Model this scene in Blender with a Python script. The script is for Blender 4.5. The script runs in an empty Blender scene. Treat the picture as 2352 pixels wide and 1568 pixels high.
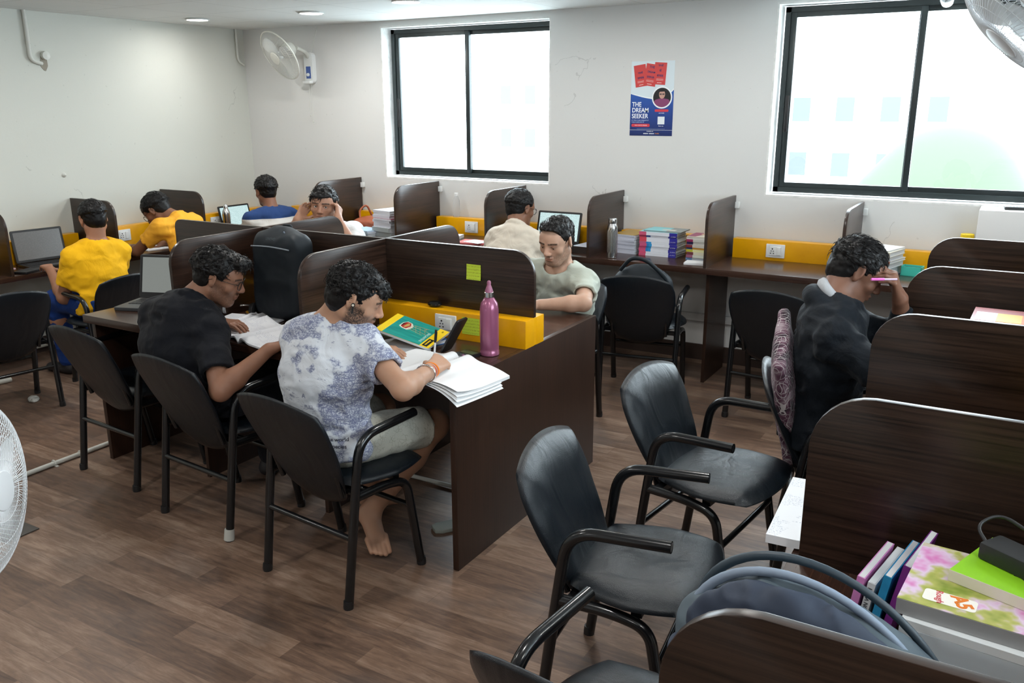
import bpy, bmesh, math, random
import numpy as np
from mathutils import Vector, Matrix, Euler
from math import sin, cos, pi, radians as R
random.seed(7)
SC = bpy.context.scene
COL = SC.collection
# ---------------- camera ----------------
cam_d = bpy.data.cameras.new('camera'); cam = bpy.data.objects.new('camera', cam_d); COL.objects.link(cam); SC.camera = cam
cam_d.sensor_width = 36; cam_d.lens = 30.104; cam_d.clip_start = .05; cam_d.clip_end = 400
_r = Vector((0.86328972, 0.5046945, -0.00378535)); _u = Vector((-0.13129509, 0.23181201, 0.96385932)); _f = Vector((-0.48733199, 0.83159284, -0.26638483))
cam.matrix_world = Matrix(((_r.x, _u.x, -_f.x, 5.97046), (_r.y, _u.y, -_f.y, -5.60148), (_r.z, _u.z, -_f.z, 1.71439), (0, 0, 0, 1)))
# ---------------- world, lights, exposure ----------------
SC.view_settings.view_transform = 'Standard'; SC.view_settings.look = 'None'; SC.view_settings.gamma = 1; SC.view_settings.use_curve_mapping = False
SC.view_settings.exposure = 0.4
w = bpy.data.worlds.new('sky'); SC.world = w; w.use_nodes = True
bg = w.node_tree.nodes['Background']; bg.inputs[0].default_value = (.80, .92, 1.0, 1); bg.inputs[1].default_value = 10.0
def area(name, loc, rot, sx, sy, power, color=(1, 1, 1), shape='RECTANGLE', portal=False, spread=None):
    l = bpy.data.lights.new(name, 'AREA'); l.shape = shape; l.size = sx; l.size_y = sy; l.energy = power; l.color = color
    if portal: l.cycles.is_portal = True
    if spread: l.spread = spread
    o = bpy.data.objects.new(name, l); COL.objects.link(o); o.location = loc; o.rotation_euler = rot
    return o
# daylight sampling portals in the window openings
area('window_daylight', (2.24, .30, 1.73), (R(-90), 0, 0), 1.5, 1.2, 1, portal=True)
area('window_daylight', (5.37, .30, 1.73), (R(-90), 0, 0), 1.6, 1.2, 1, portal=True)
area('window_daylight', (7.9, -3.6, 1.6), (0, R(90), 0), 1.4, 2.6, 1, portal=True)  # portal for the added, unseen side window
LAMPS = [(.47, -.88), (1.52, -.78), (1.2, -2.9), (3.0, -2.6), (4.8, -2.4), (1.2, -4.9), (3.2, -4.9), (5.1, -4.5), (6.9, -2.9), (6.9, -5.2), (3.6, -6.8), (5.8, -6.8), (2.50, -.98), (3.62, -.88), (4.67, -.88), (5.72, -.88)]
CEIL = 2.345
# ---------------- helpers ----------------
def link(name, me, mat=None, parent=None, smooth=35, mw=None):
    o = bpy.data.objects.new(name, me); COL.objects.link(o)
    if mat is not None:
        for m in (mat if isinstance(mat, (list, tuple)) else [mat]): me.materials.append(m)
    if smooth:
        me.shade_smooth()
        if smooth < 180: me.set_sharp_from_angle(angle=R(smooth))
    if parent is not None: o.parent = parent
    return o
def tag(o, label=None, cat=None, group=None, kind=None):
    if label: o['label'] = label
    if cat: o['category'] = cat
    if group: o['group'] = group
    if kind: o['kind'] = kind
    return o
def thing(name, label, cat, loc=(0, 0, 0), rz=0, group=None, kind=None):
    o = bpy.data.objects.new(name, None); COL.objects.link(o); o.location = loc; o.rotation_euler = (0, 0, rz); o.empty_display_size = .1
    return tag(o, label, cat, group, kind)
def copy_tree(o, parent=None):
    c = o.copy(); COL.objects.link(c); c.parent = parent
    for ch in list(o.children): copy_tree(ch, c)
    return c
class MB:
    def __init__(s): s.v = []; s.f = []; s.mi = []; s.cm = 0; s.M = Matrix()
    def add(s, vs, fs, M=None):
        b = len(s.v); T = s.M @ M if M is not None else s.M
        s.v += [tuple(T @ Vector(p)) for p in vs]
        s.f += [tuple(b + i for i in f) for f in fs]; s.mi += [s.cm] * len(fs); return s
    def box(s, x0, y0, z0, x1, y1, z1, M=None, bev=0):
        if bev:
            bm = bmesh.new(); bmesh.ops.create_cube(bm, size=1)
            for v in bm.verts: v.co = Vector(((x0 + x1) / 2 + v.co.x * (x1 - x0), (y0 + y1) / 2 + v.co.y * (y1 - y0), (z0 + z1) / 2 + v.co.z * (z1 - z0)))
            bmesh.ops.bevel(bm, geom=list(bm.edges), offset=bev, segments=2, affect='EDGES', profile=.6)
            bm.verts.index_update(); s.add([v.co for v in bm.verts], [[v.index for v in f.verts] for f in bm.faces], M); bm.free(); return s
        return s.add([(x0, y0, z0), (x1, y0, z0), (x1, y1, z0), (x0, y1, z0), (x0, y0, z1), (x1, y0, z1), (x1, y1, z1), (x0, y1, z1)],
                     [(3, 2, 1, 0), (4, 5, 6, 7), (0, 1, 5, 4), (1, 2, 6, 5), (2, 3, 7, 6), (3, 0, 4, 7)], M)
    def prism(s, pts, t, M=None, bev=0):   # 2D outline in XY, extruded along Z 0..t (ccw)
        n = len(pts)
        if bev:
            bm = bmesh.new(); a = [bm.verts.new((p[0], p[1], 0)) for p in pts]; b = [bm.verts.new((p[0], p[1], t)) for p in pts]
            f0 = bm.faces.new(a[::-1]); f1 = bm.faces.new(b)
            for i in range(n): bm.faces.new((a[i], a[(i + 1) % n], b[(i + 1) % n], b[i]))
            bmesh.ops.bevel(bm, geom=list(f0.edges) + list(f1.edges), offset=bev, segments=2, affect='EDGES', profile=.6)
            bm.verts.index_update(); s.add([v.co for v in bm.verts], [[v.index for v in f.verts] for f in bm.faces], M); bm.free(); return s
        vs = [(p[0], p[1], 0) for p in pts] + [(p[0], p[1], t) for p in pts]
        fs = [tuple(range(n - 1, -1, -1)), tuple(range(n, 2 * n))] + [(i, (i + 1) % n, n + (i + 1) % n, n + i) for i in range(n)]
        return s.add(vs, fs, M)
    def tube(s, pts, r, n=10, closed=False, caps=True, M=None):
        pts = [Vector(p) for p in pts]; N = len(pts); rr = r if hasattr(r, '__len__') else [r] * N
        vs = []; fs = []; up = None
        for i, p in enumerate(pts):
            if closed: t = pts[(i + 1) % N] - pts[i - 1]
            else: t = pts[min(i + 1, N - 1)] - pts[max(i - 1, 0)]
            if t.length < 1e-9: t = Vector((0, 0, 1))
            t.normalize()
            if up is None:
                up = Vector((0, 0, 1)) if abs(t.z) < .9 else Vector((1, 0, 0))
            a = (up - t * up.dot(t)); a.normalize(); b = t.cross(a); up = a
            for k in range(n):
                th = 2 * pi * k / n; vs.append(p + (a * cos(th) + b * sin(th)) * rr[i])
        for i in range(N if closed else N - 1):
            j = (i + 1) % N
            for k in range(n): fs.append((i * n + k, i * n + (k + 1) % n, j * n + (k + 1) % n, j * n + k))
        if caps and not closed: fs += [tuple(range(n - 1, -1, -1)), tuple((N - 1) * n + k for k in range(n))]
        return s.add(vs, fs, M)
    def lathe(s, prof, n=24, M=None, sq=0):   # profile (r,z) ; sq squares the section
        vs = []; fs = []
        for (r, z) in prof:
            for k in range(n):
                th = 2 * pi * k / n; q = 1
                if sq: c, d = abs(cos(th)), abs(sin(th)); q = (1 - sq) + sq / max(c, d)
                vs.append((r * q * cos(th), r * q * sin(th), z))
        m = len(prof)
        for i in range(m - 1):
            for k in range(n): fs.append((i * n + k, i * n + (k + 1) % n, (i + 1) * n + (k + 1) % n, (i + 1) * n + k))
        if prof[0][0] > 1e-5: fs.append(tuple(range(n - 1, -1, -1)))
        if prof[-1][0] > 1e-5: fs.append(tuple((m - 1) * n + k for k in range(n)))
        return s.add(vs, fs, M)
    def build(s, name, mat, parent=None, smooth=35):
        me = bpy.data.meshes.new(name); me.from_pydata(s.v, [], s.f)
        o = link(name, me, mat, parent, smooth)
        if any(s.mi): me.polygons.foreach_set('material_index', s.mi)
        me.validate(); me.update(); return o
def arc(cx, cy, r, a0, a1, n=8): return [(cx + r * cos(R(a0 + (a1 - a0) * i / n)), cy + r * sin(R(a0 + (a1 - a0) * i / n))) for i in range(n + 1)]
def rrect(x0, y0, x1, y1, r, n=5):
    return arc(x1 - r, y1 - r, r, 0, 90, n) + arc(x0 + r, y1 - r, r, 90, 180, n) + arc(x0 + r, y0 + r, r, 180, 270, n) + arc(x1 - r, y0 + r, r, 270, 360, n)
def smoothpath(pts, rad, n=6):   # round the inner corners of a polyline
    pts = [Vector(p) for p in pts]; out = [pts[0]]
    for i in range(1, len(pts) - 1):
        a, b, c = pts[i - 1], pts[i], pts[i + 1]; rr = rad if not hasattr(rad, '__len__') else rad[i - 1]
        d1 = (a - b); d2 = (c - b); l = min(rr, d1.length * .48, d2.length * .48); p = b + d1.normalized() * l; q = b + d2.normalized() * l
        for k in range(n + 1):
            t = k / n; out.append(p * (1 - t) ** 2 + b * 2 * t * (1 - t) + q * t * t)
    out.append(pts[-1]); return out
# ---------------- materials ----------------
def s2l(c): return tuple(((x / 255) / 12.92 if x <= 10 else (((x / 255) + .055) / 1.055) ** 2.4) for x in c)
def pm(name, col, rough=.5, metal=0, **k):
    m = bpy.data.materials.new(name); m.use_nodes = True; nt = m.node_tree; b = nt.nodes['Principled BSDF']
    b.inputs['Base Color'].default_value = (*col, 1); b.inputs['Roughness'].default_value = rough; b.inputs['Metallic'].default_value = metal
    if 'spec' in k: b.inputs['Specular IOR Level'].default_value = k['spec']
    if 'coat' in k: b.inputs['Coat Weight'].default_value = k['coat']; b.inputs['Coat Roughness'].default_value = k.get('coatr', .1)
    if 'trans' in k: b.inputs['Transmission Weight'].default_value = k['trans']
    if 'emit' in k: b.inputs['Emission Color'].default_value = (*k['emit'], 1); b.inputs['Emission Strength'].default_value = k.get('es', 1)
    if 'sheen' in k: b.inputs['Sheen Weight'].default_value = k['sheen']
    if 'alpha' in k: b.inputs['Alpha'].default_value = k['alpha']
    if 'sss' in k: b.inputs['Subsurface Weight'].default_value = k['sss']; b.inputs['Subsurface Radius'].default_value = (.012, .005, .003); b.inputs['Subsurface Scale'].default_value = 1
    return m
class NT:
    def __init__(s, m): s.m = m; s.nt = m.node_tree; s.b = s.nt.nodes['Principled BSDF']
    def n(s, t, ins=None, **k):
        o = s.nt.nodes.new(t)
        for a, v in k.items(): setattr(o, a, v)
        for a, v in (ins or {}).items():
            i = o.inputs[a]
            if isinstance(v, bpy.types.NodeSocket): s.nt.links.new(v, i)
            else: i.default_value = v
        return o
    def coord(s, scale=(1, 1, 1), loc=(0, 0, 0), rot=(0, 0, 0), src='Object'):
        t = s.n('ShaderNodeTexCoord'); return s.n('ShaderNodeMapping', {'Vector': t.outputs[src], 'Scale': scale, 'Location': loc, 'Rotation': rot}).outputs[0]
    def noise(s, vec, scale=5, det=4, rough=.55, dist=0): return s.n('ShaderNodeTexNoise', {'Vector': vec, 'Scale': scale, 'Detail': det, 'Roughness': rough, 'Distortion': dist}).outputs[0]
    def ramp(s, fac, stops, interp='LINEAR'):
        r = s.n('ShaderNodeValToRGB', {'Fac': fac}); e = r.color_ramp; e.interpolation = interp
        while len(e.elements) > len(stops): e.elements.remove(e.elements[-1])
        while len(e.elements) < len(stops): e.elements.new(1)
        for q, (p, c) in zip(e.elements, stops): q.position = p; q.color = (*c, 1) if len(c) == 3 else c
        return r.outputs[0]
    def mix(s, fac, a, b, mode='MIX'):
        o = s.n('ShaderNodeMix', data_type='RGBA', blend_type=mode); 
        for i, v in ((0, fac), (6, a), (7, b)):
            if isinstance(v, bpy.types.NodeSocket): s.nt.links.new(v, o.inputs[i])
            else: o.inputs[i].default_value = (*v, 1) if isinstance(v, tuple) and len(v) == 3 else v
        return o.outputs[2]
    def math(s, op, a, b=0, c=0):
        o = s.n('ShaderNodeMath', operation=op)
        for i, v in enumerate((a, b, c)):
            if isinstance(v, bpy.types.NodeSocket): s.nt.links.new(v, o.inputs[i])
            else: o.inputs[i].default_value = v
        return o.outputs[0]
    def base(s, c): s.nt.links.new(c, s.b.inputs['Base Color'])
    def rough(s, c): s.nt.links.new(c, s.b.inputs['Roughness'])
    def bump(s, h, st=.3, dist=.01): s.nt.links.new(s.n('ShaderNodeBump', {'Height': h, 'Strength': st, 'Distance': dist}).outputs[0], s.b.inputs['Normal'])
def laminate(name, axis, dark, light, rough=.3):
    m = pm(name, dark, rough, spec=.5); t = NT(m)
    sc = {'x': (1.2, 60, 60), 'y': (60, 1.2, 60), 'z': (60, 60, 1.2)}[axis]
    a = t.noise(t.coord(sc), 3, 5, .6); b = t.noise(t.coord(tuple(q * .3 if q > 2 else .6 for q in sc)), 2, 3, .5)
    f = t.math('ADD', t.math('MULTIPLY', a, .7), t.math('MULTIPLY', b, .3))
    t.base(t.ramp(f, [(.36, dark), (.62, light)])); t.bump(a, .08, .002); return m
WOOD_X = laminate('wenge_laminate_x', 'x', (.008, .0045, .0028), (.040, .021, .0135))
WOOD_Y = laminate('wenge_laminate_y', 'y', (.010, .0054, .0036), (.048, .024, .016))
WOOD_Z = laminate('wenge_laminate_z', 'z', (.022, .0095, .0050), (.040, .017, .0095), .38)
TOP_X = laminate('desktop_laminate_x', 'x', (.026, .0125, .0085), (.058, .027, .018), .22)
TOP_Y = laminate('desktop_laminate_y', 'y', (.026, .0125, .0085), (.058, .027, .018), .22)
EDGE = pm('edge_band', (.035, .019, .015), .28)
YEL = pm('yellow_laminate', s2l((236, 168, 0)), .32)
t = NT(YEL); t.base(t.ramp(t.noise(t.coord((1, 1, 1)), 9, 4, .6), [(.3, s2l((230, 162, 0))), (.7, s2l((240, 172, 2)))]))
WHITEP = pm('white_plastic', (.78, .79, .78), .3)
PVC = pm('pvc_pipe', (.62, .62, .57), .4)
BLACKM = pm('black_enamel', (.006, .0065, .0075), .2, spec=.6)
CHROME = pm('chrome', (.8, .8, .8), .15, 1)
STEEL = pm('brushed_steel', (.62, .62, .62), .24, 1)
BLK = pm('black_plastic', (.012, .012, .013), .4)
BLKG = pm('black_glass', (.006, .007, .009), .08)
PAPER = pm('paper', (.80, .81, .83), .7)
def leather(name, c0, c1, rough=.32):
    m = pm(name, c0, rough, spec=.5); t = NT(m); c = t.coord((1, 1, 1))
    big = t.noise(c, 4, 3, .5); fine = t.n('ShaderNodeTexVoronoi', {'Vector': c, 'Scale': 520}).outputs[0]; wr = t.noise(t.coord((9, 9, 2)), 1.2, 2, .5, 1.2)
    t.base(t.mix(big, c0, c1)); h = t.math('ADD', t.math('MULTIPLY', wr, 1.0), t.math('MULTIPLY', fine, .10)); t.bump(h, .38, .012); t.rough(t.math('MULTIPLY_ADD', big, .14, rough - .06)); return m
LEATH = leather('black_leatherette', (.0035, .0062, .0095), (.0065, .0105, .0155))
# ---------------- the room ----------------
def struct(name, mb, mat, parent=None, smooth=35):
    o = mb.build(name, mat, parent, smooth)
    if parent is None: o['kind'] = 'structure'
    return o
def wallmat(name, a, b):
    m = pm(name, a, .75, spec=.25); t = NT(m); c = t.coord()
    n = t.noise(c, .9, 4, .6); col = t.mix(n, a, b)
    cr = t.n('ShaderNodeTexVoronoi', {'Vector': t.n('ShaderNodeVectorMath', {0: c, 1: t.n('ShaderNodeTexNoise', {'Vector': c, 'Scale': 2.2, 'Detail': 5}).outputs[1]}, operation='ADD').outputs[0], 'Scale': .55}, feature='DISTANCE_TO_EDGE').outputs[0]
    msk = t.math('MULTIPLY', t.math('LESS_THAN', cr, .0022), t.math('GREATER_THAN', t.noise(c, 1.3, 3), .56))
    col = t.mix(t.math('MULTIPLY', msk, .35), col, tuple(q * .55 for q in a))
    sp = t.math('GREATER_THAN', t.noise(c, 38, 2, .4), .74); col = t.mix(t.math('MULTIPLY', sp, .25), col, tuple(q * .6 for q in a))
    t.base(col); t.bump(t.noise(c, 60, 5, .7), .12, .004); return m
WALL_L = wallmat('painted_wall_cream', (.60, .605, .55), (.64, .64, .585))
WALL_B = wallmat('painted_wall_grey', (.655, .65, .635), (.69, .685, .67))
REVEAL = pm('plaster_reveal', (.74, .73, .70), .8); t = NT(REVEAL); t.base(t.ramp(t.noise(t.coord((1, 1, 1)), 14, 5, .7), [(.35, (.62, .62, .60)), (.55, (.78, .77, .75))]))
FLOOR = pm('vinyl_plank_floor', (.13, .08, .055), .42, spec=.45)
t = NT(FLOOR); c = t.coord()
br = t.n('ShaderNodeTexBrick', {'Vector': c, 'Color1': (0, 0, 0, 1), 'Color2': (1, 1, 1, 1), 'Mortar': (.5, .5, .5, 1), 'Scale': 1, 'Mortar Size': .0007, 'Brick Width': .62, 'Row Height': .098, 'Bias': 0}, offset=.37)
gr = t.noise(t.coord((2.2, 17, 1)), 2.4, 6, .72, .6); fi = t.noise(t.coord((6, 90, 1)), 2, 3, .6); bl = t.noise(t.coord((1, 1.5, 1)), 3.2, 5, .65)
f = t.math('ADD', t.math('ADD', t.math('MULTIPLY', br.outputs[0], .16), t.math('MULTIPLY', gr, .55)), t.math('ADD', t.math('MULTIPLY', fi, .12), t.math('MULTIPLY', bl, .25)))
col = t.ramp(f, [(.33, (.060, .038, .028)), (.46, (.125, .075, .052)), (.57, (.200, .122, .082)), (.70, (.32, .22, .16))])
gy = t.ramp(t.noise(t.coord((.8, 1.5, 1)), 2.6, 5, .6), [(.52, (0, 0, 0)), (.70, (1, 1, 1))]); col = t.mix(t.math('MULTIPLY', gy, .42), col, (.100, .088, .084))
col = t.mix(t.math('MULTIPLY', br.outputs[1], .35), col, (.025, .017, .013)); t.base(col)
t.rough(t.math('MULTIPLY_ADD', gr, .25, .30)); t.bump(t.math('SUBTRACT', t.math('MULTIPLY', gr, .3), br.outputs[1]), .2, .0015)
CEILM = pm('ceiling_tile', (.74, .76, .76), .7); t = NT(CEILM)
sx = t.n('ShaderNodeSeparateXYZ', {0: t.n('ShaderNodeTexCoord').outputs['Object']})
def gridline(v, off, sp):
    a = t.math('FRACT', t.math('DIVIDE', t.math('SUBTRACT', v, off), sp)); return t.math('LESS_THAN', a, .007 / sp)
g = t.math('MAXIMUM', gridline(sx.outputs[0], 1.93 - 5.9, .59), gridline(sx.outputs[1], -.50 - 11.8, .59)); t.base(t.mix(t.math('MULTIPLY', g, .6), t.mix(t.noise(t.coord(), 2, 2), (.75, .765, .76), (.70, .72, .72)), (.38, .39, .39)))
RX, RY = 7.75, -8.0
struct('floor', MB().box(-.2, RY - .2, -.1, RX + .2, .25, 0), FLOOR)
struct('ceiling', MB().box(-.2, RY - .2, CEIL, RX + .2, .25, CEIL + .1), CEILM)
struct('wall_left', MB().box(-.2, RY - .2, 0, 0, .25, CEIL), WALL_L)
struct('wall_front', MB().box(0, RY - .2, 0, RX, RY, CEIL), WALL_B)
rw = MB(); rw.box(RX, RY - .2, 0, RX + .2, .25, .9); rw.box(RX, RY - .2, 2.25, RX + .2, .25, CEIL); rw.box(RX, RY - .2, .9, RX + .2, -4.9, 2.25); rw.box(RX, -2.3, .9, RX + .2, .25, 2.25); struct('wall_right', rw, WALL_B)
W1 = (1.503, 3.013); W2 = (4.565, 6.17); ZS, ZT = 1.143, 2.306; WT = .25
bw = MB()
bw.box(0, 0, 0, RX, WT, ZS); bw.box(0, 0, ZT, RX, WT, CEIL)
for a, b in ((0, W1[0]), (W1[1], W2[0]), (W2[1], RX)): bw.box(a, 0, ZS, b, WT, ZT)
struct('wall_back', bw, WALL_B)
SASH = pm('window_sash_metal', (.022, .030, .031), .35, .2)
GLASS = bpy.data.materials.new('window_glass'); GLASS.use_nodes = True; nt = GLASS.node_tree; nt.nodes.clear()
o_ = nt.nodes.new('ShaderNodeOutputMaterial'); mx = nt.nodes.new('ShaderNodeMixShader'); tr = nt.nodes.new('ShaderNodeBsdfTransparent'); gl = nt.nodes.new('ShaderNodeBsdfGlossy'); gl.inputs['Roughness'].default_value = .02
tr.inputs[0].default_value = (.97, .985, .985, 1); mx.inputs[0].default_value = .05; nt.links.new(tr.outputs[0], mx.inputs[1]); nt.links.new(gl.outputs[0], mx.inputs[2]); nt.links.new(mx.outputs[0], o_.inputs[0])
def window(n, x0, x1, yf, midx=None, zs=ZS, zt=ZT):
    root = thing('window_%d' % n, None, None, (0, 0, 0), kind='structure')
    rv = MB(); e = .004   # plastered lining of the opening
    rv.box(x0, -.0012, zs + .012, x0 + .012, WT - .002, zt - .012); rv.box(x1 - .012, -.0012, zs + .012, x1, WT - .002, zt - .012); rv.box(x0, -.001, zs, x1, WT, zs + .012); rv.box(x0, -.001, zt - .012, x1, WT, zt)
    rv.build('lining', REVEAL, root)
    a, b, c, d = x0 + .028, x1 - .014, zs + .022, zt - .02; fr = MB(); w_ = .032
    fr.box(a, yf, c, a + w_, yf + .06, d); fr.box(b - w_, yf, c, b, yf + .06, d); fr.box(a, yf, c, b, yf + .06, c + w_); fr.box(a, yf, d - w_, b, yf + .06, d)
    fr.build('frame', SASH, root)
    m = midx or (a + b) / 2
    for k, (p, q, y) in enumerate(((a + w_, m + .022, yf + .008), (m - .022, b - w_, yf + .034))):
        sash = MB(); z0, z1 = c + w_, d - w_; sw = .036
        sash.box(p, y, z0, p + sw, y + .022, z1, bev=.003); sash.box(q - sw, y, z0, q, y + .022, z1, bev=.003); sash.box(p + sw, y, z0, q - sw, y + .022, z0 + .03); sash.box(p + sw, y, z1 - .03, q - sw, y + .022, z1)
        so = sash.build('sash', SASH, root)
        gp = MB(); gp.box(p + sw - .003, y + .009, z0 + .027, q - sw + .003, y + .013, z1 - .027); gp.build('pane', GLASS, so)
    h = MB(); h.box(a + w_ + .010, yf - .004, zs + .42, a + w_ + .022, yf + .009, zs + .60, bev=.002); h.box(a + w_ + .004, yf - .001, zs + .40, a + w_ + .028, yf + .008, zs + .62, bev=.002); h.build('latch', BLK, root)
    return root
window(1, *W1, .10, 2.235); window(2, *W2, .10, 5.37)
# unseen window added in the right-hand wall to bring daylight along the room
r3 = thing('window_3', None, None, (0, 0, 0), kind='structure'); m3 = MB()
for y in (-4.9, -3.62, -2.34): m3.box(RX + .08, y, .9, RX + .13, y + .04, 2.25)
for z in (.9, 2.21): m3.box(RX + .08, -4.9, z, RX + .13, -2.3, z + .04)
m3.build('frame', SASH, r3)
for y in (-4.86, -3.58): MB().box(RX + .10, y, .94, RX + .105, y + 1.24, 2.21).build('pane', GLASS, r3)
# skirting, dark tiled band along the foot of the back wall
SK = pm('skirting', (.045, .028, .022), .4)
struct('baseboard_back', MB().box(0, -.014, 0, RX, 0, .11), SK)
struct('baseboard_left', MB().box(0, RY, 0, .014, -.014, .11), SK)
struct('trim_1', MB().box(.014, -.035, .28, RX, 0, .33), WALL_B)
# boxed ledge below the right window
LEDGE = thing('boxed_ledge', 'white boxed ledge under the right-hand window with a remote control on top', 'ledge', (6.3, -.13, 0)); 
MB().box(-.50, -.10, .75, .9, .13, 1.148, bev=.004).build('body', pm('ledge_paint', (.74, .72, .70), .6), LEDGE)
# downlights
LED = pm('led_diffuser', (1, 1, 1), .5, emit=(1, .985, .94), es=22)
DL = None
def downlight():
    r = thing('ceiling_light', 'x', 'light')
    m = MB(); m.lathe([(.075, 0), (.088, -.002), (.092, -.008), (.088, -.012), (.078, -.010), (.076, -.004)], 32); m.build('rim', WHITEP, r)
    m = MB(); m.lathe([(.0, -.006), (.04, -.0065), (.077, -.006)], 32); m.v = m.v; m.build('diffuser', LED, r); return r
DLL = ['round recessed ceiling light nearest the left wall', 'round recessed ceiling light above the wall fan']
for i, (x, y) in enumerate(LAMPS):
    if i == 0: DL = downlight(); o = DL
    else: o = copy_tree(DL)
    o.location = (x, y, CEIL); o['label'] = DLL[i] if i < 2 else 'round recessed ceiling light over ' + ['', '', 'the left wall desk', 'the island', 'the gap between island and row desk', 'the front left of the room', 'the front middle of the room', 'the nearest chairs', 'the right wall', 'the front right of the room', 'the front wall, left', 'the front wall, right', 'the left window', 'the poster', 'the books on the wall desk', 'the right-hand window'][i] + ', above the photo'
    o['group'] = 'recessed ceiling lights'
    a = area('lamp_beam', (x, y, CEIL - .02), (0, 0, 0),  .15, .15, 2.4 if i == 0 else 2.9 if i > 11 else 7.5, (1, .985, .95), 'DISK')
# ---------------- desks ----------------
def side_panel_profile(L, z0, z1, rr):  # from the wall (u=0) to the free end (u=L)
    return [(0, z0), (L, z0), (L, z1 - rr)] + arc(L - rr, z1 - rr, rr, 0, 90, 8)[1:] + [(0, z1)]
def panel_y(mb, x, y0, dirn, L, z0, z1, t, rr=.1):  # panel in a plane of constant x, running along y
    M = Matrix(((0, 0, 1, x - t / 2), (dirn, 0, 0, y0), (0, 1, 0, 0), (0, 0, 0, 1)))
    mb.prism(side_panel_profile(L, z0, z1, rr), t, M, bev=.0015)
def panel_x(mb, y, x0, dirn, L, z0, z1, t, rr=.1):
    M = Matrix(((dirn, 0, 0, x0), (0, 0, 1, y - t / 2), (0, 1, 0, 0), (0, 0, 0, 1)))
    mb.prism(side_panel_profile(L, z0, z1, rr), t, M, bev=.0015)
def fixn(o):   # consistent outward normals
    bm = bmesh.new(); bm.from_mesh(o.data); bmesh.ops.recalc_face_normals(bm, faces=bm.faces); bm.to_mesh(o.data); bm.free(); return o
def socket(parent, M, s=1.0):   # plate faces local -Y, centred at the origin
    W_, H_ = .118 * s, .086 * s
    m = MB(); m.M = M; m.box(-W_ / 2, -.009, -H_ / 2, W_ / 2, 0, H_ / 2, bev=.004); m.box(-W_ * .31, -.013, -H_ * .33, W_ * .31, -.008, H_ * .33, bev=.0015)
    pl = m.build('socket_plate', WHITEP, parent)
    h = MB(); h.M = M
    for (a, b, q) in ((-.15, .16, .0045), (-.21, 0, .0032), (-.09, 0, .0032), (-.23, -.17, .0036), (-.08, -.17, .0036)):
        h.lathe([(q * s, 0), (q * s, .0012)], 10, Matrix.Translation((W_ * a, -.0128, H_ * b)) @ Matrix.Rotation(R(90), 4, 'X'))
    h.build('pin_holes', BLK, pl)
    k = MB(); k.M = M; k.box(W_ * .08, -.0165, -H_ * .30, W_ * .29, -.012, H_ * .30, bev=.0015); k.build('rocker_switch', WHITEP, pl)
    return pl
PT = 1.141   # partition top
# back wall desk
D = thing('wall_desk', 'long dark brown wall desk with upright dividers under the windows', 'desk', (3.5, -.3, 0))
def inv(o, loc):   # shift a child so that its world position stays as modelled
    o.location = (-loc[0], -loc[1], -loc[2]); return o
O = D.location
inv(MB().box(1.232, -.574, .712, 6.75, -.002, .75, bev=.002).build('worktop', [TOP_X], D), O)
PXS = [1.2452 + .7843 * i for i in range(6)]
SEAM = pm('seam', (.010, .006, .005), .5)
for i, x in enumerate(PXS):
    m = MB(); panel_y(m, x, -.012, -1, .562, .7495, PT, .018); p = inv(fixn(m.build('divider', WOOD_Y, D)), O)
    b = MB(); b.box(x + .009, -.03, 1.06, x + .034, -.0015, 1.10, bev=.001); b.build('bracket', WHITEP, p)
bays = [.52] + PXS + [5.80]
for i in range(len(bays) - 1):
    x0 = bays[i] + (.030 if i else 0); x1 = bays[i + 1] - .012
    m = MB(); m.box(x0, -.0935, .7495, x1, -.014, .8745, bev=.0015); inv(m.build('power_rail', YEL, D), O)
for x in (1.2452, 2.82, 4.386, 5.95, 6.735):
    inv(MB().box(x - .010, -.50, 0, x + .010, -.10, .712).build('leg_panel', WOOD_Z, D), O)
for x in (2.389, 4.688, 3.47): inv(socket(D, Matrix.Translation((x, -.0935, .812))), O)
# left wall desk (a little lower)
LZ = .668; LT = 1.072
DL_ = thing('wall_desk', 'dark brown desk along the cream left wall, with the two yellow-shirted students', 'desk', (.25, -1.8, 0)); O = DL_.location
inv(MB().box(.002, -3.35, LZ - .034, .5, -.02, LZ, bev=.002).build('worktop', TOP_Y, DL_), O)
PYS = [-1.017, -1.79, -2.563, -3.33]
for y in PYS:
    m = MB(); panel_x(m, y, .012, 1, .488, LZ - .0005, LT, .018); inv(fixn(m.build('divider', WOOD_X, DL_)), O)
byy = [-.02] + PYS
for i in range(4):
    inv(MB().box(.012, byy[i + 1] + .012, LZ - .0005, .09, byy[i] - (.030 if i else 0), .822 + .006 * (3 - i) * .6, bev=.0015).build('power_rail', YEL, DL_), O)
for y in (-2.225, -1.455, -.56): inv(socket(DL_, Matrix.Translation((.09, y, .762)) @ Matrix.Rotation(R(90), 4, 'Z')), O)
for y in (-.60, -1.79, -3.33): inv(MB().box(.08, y - .010, 0, .44, y + .010, LZ - .034).build('leg_panel', WOOD_Z, DL_), O)
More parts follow.
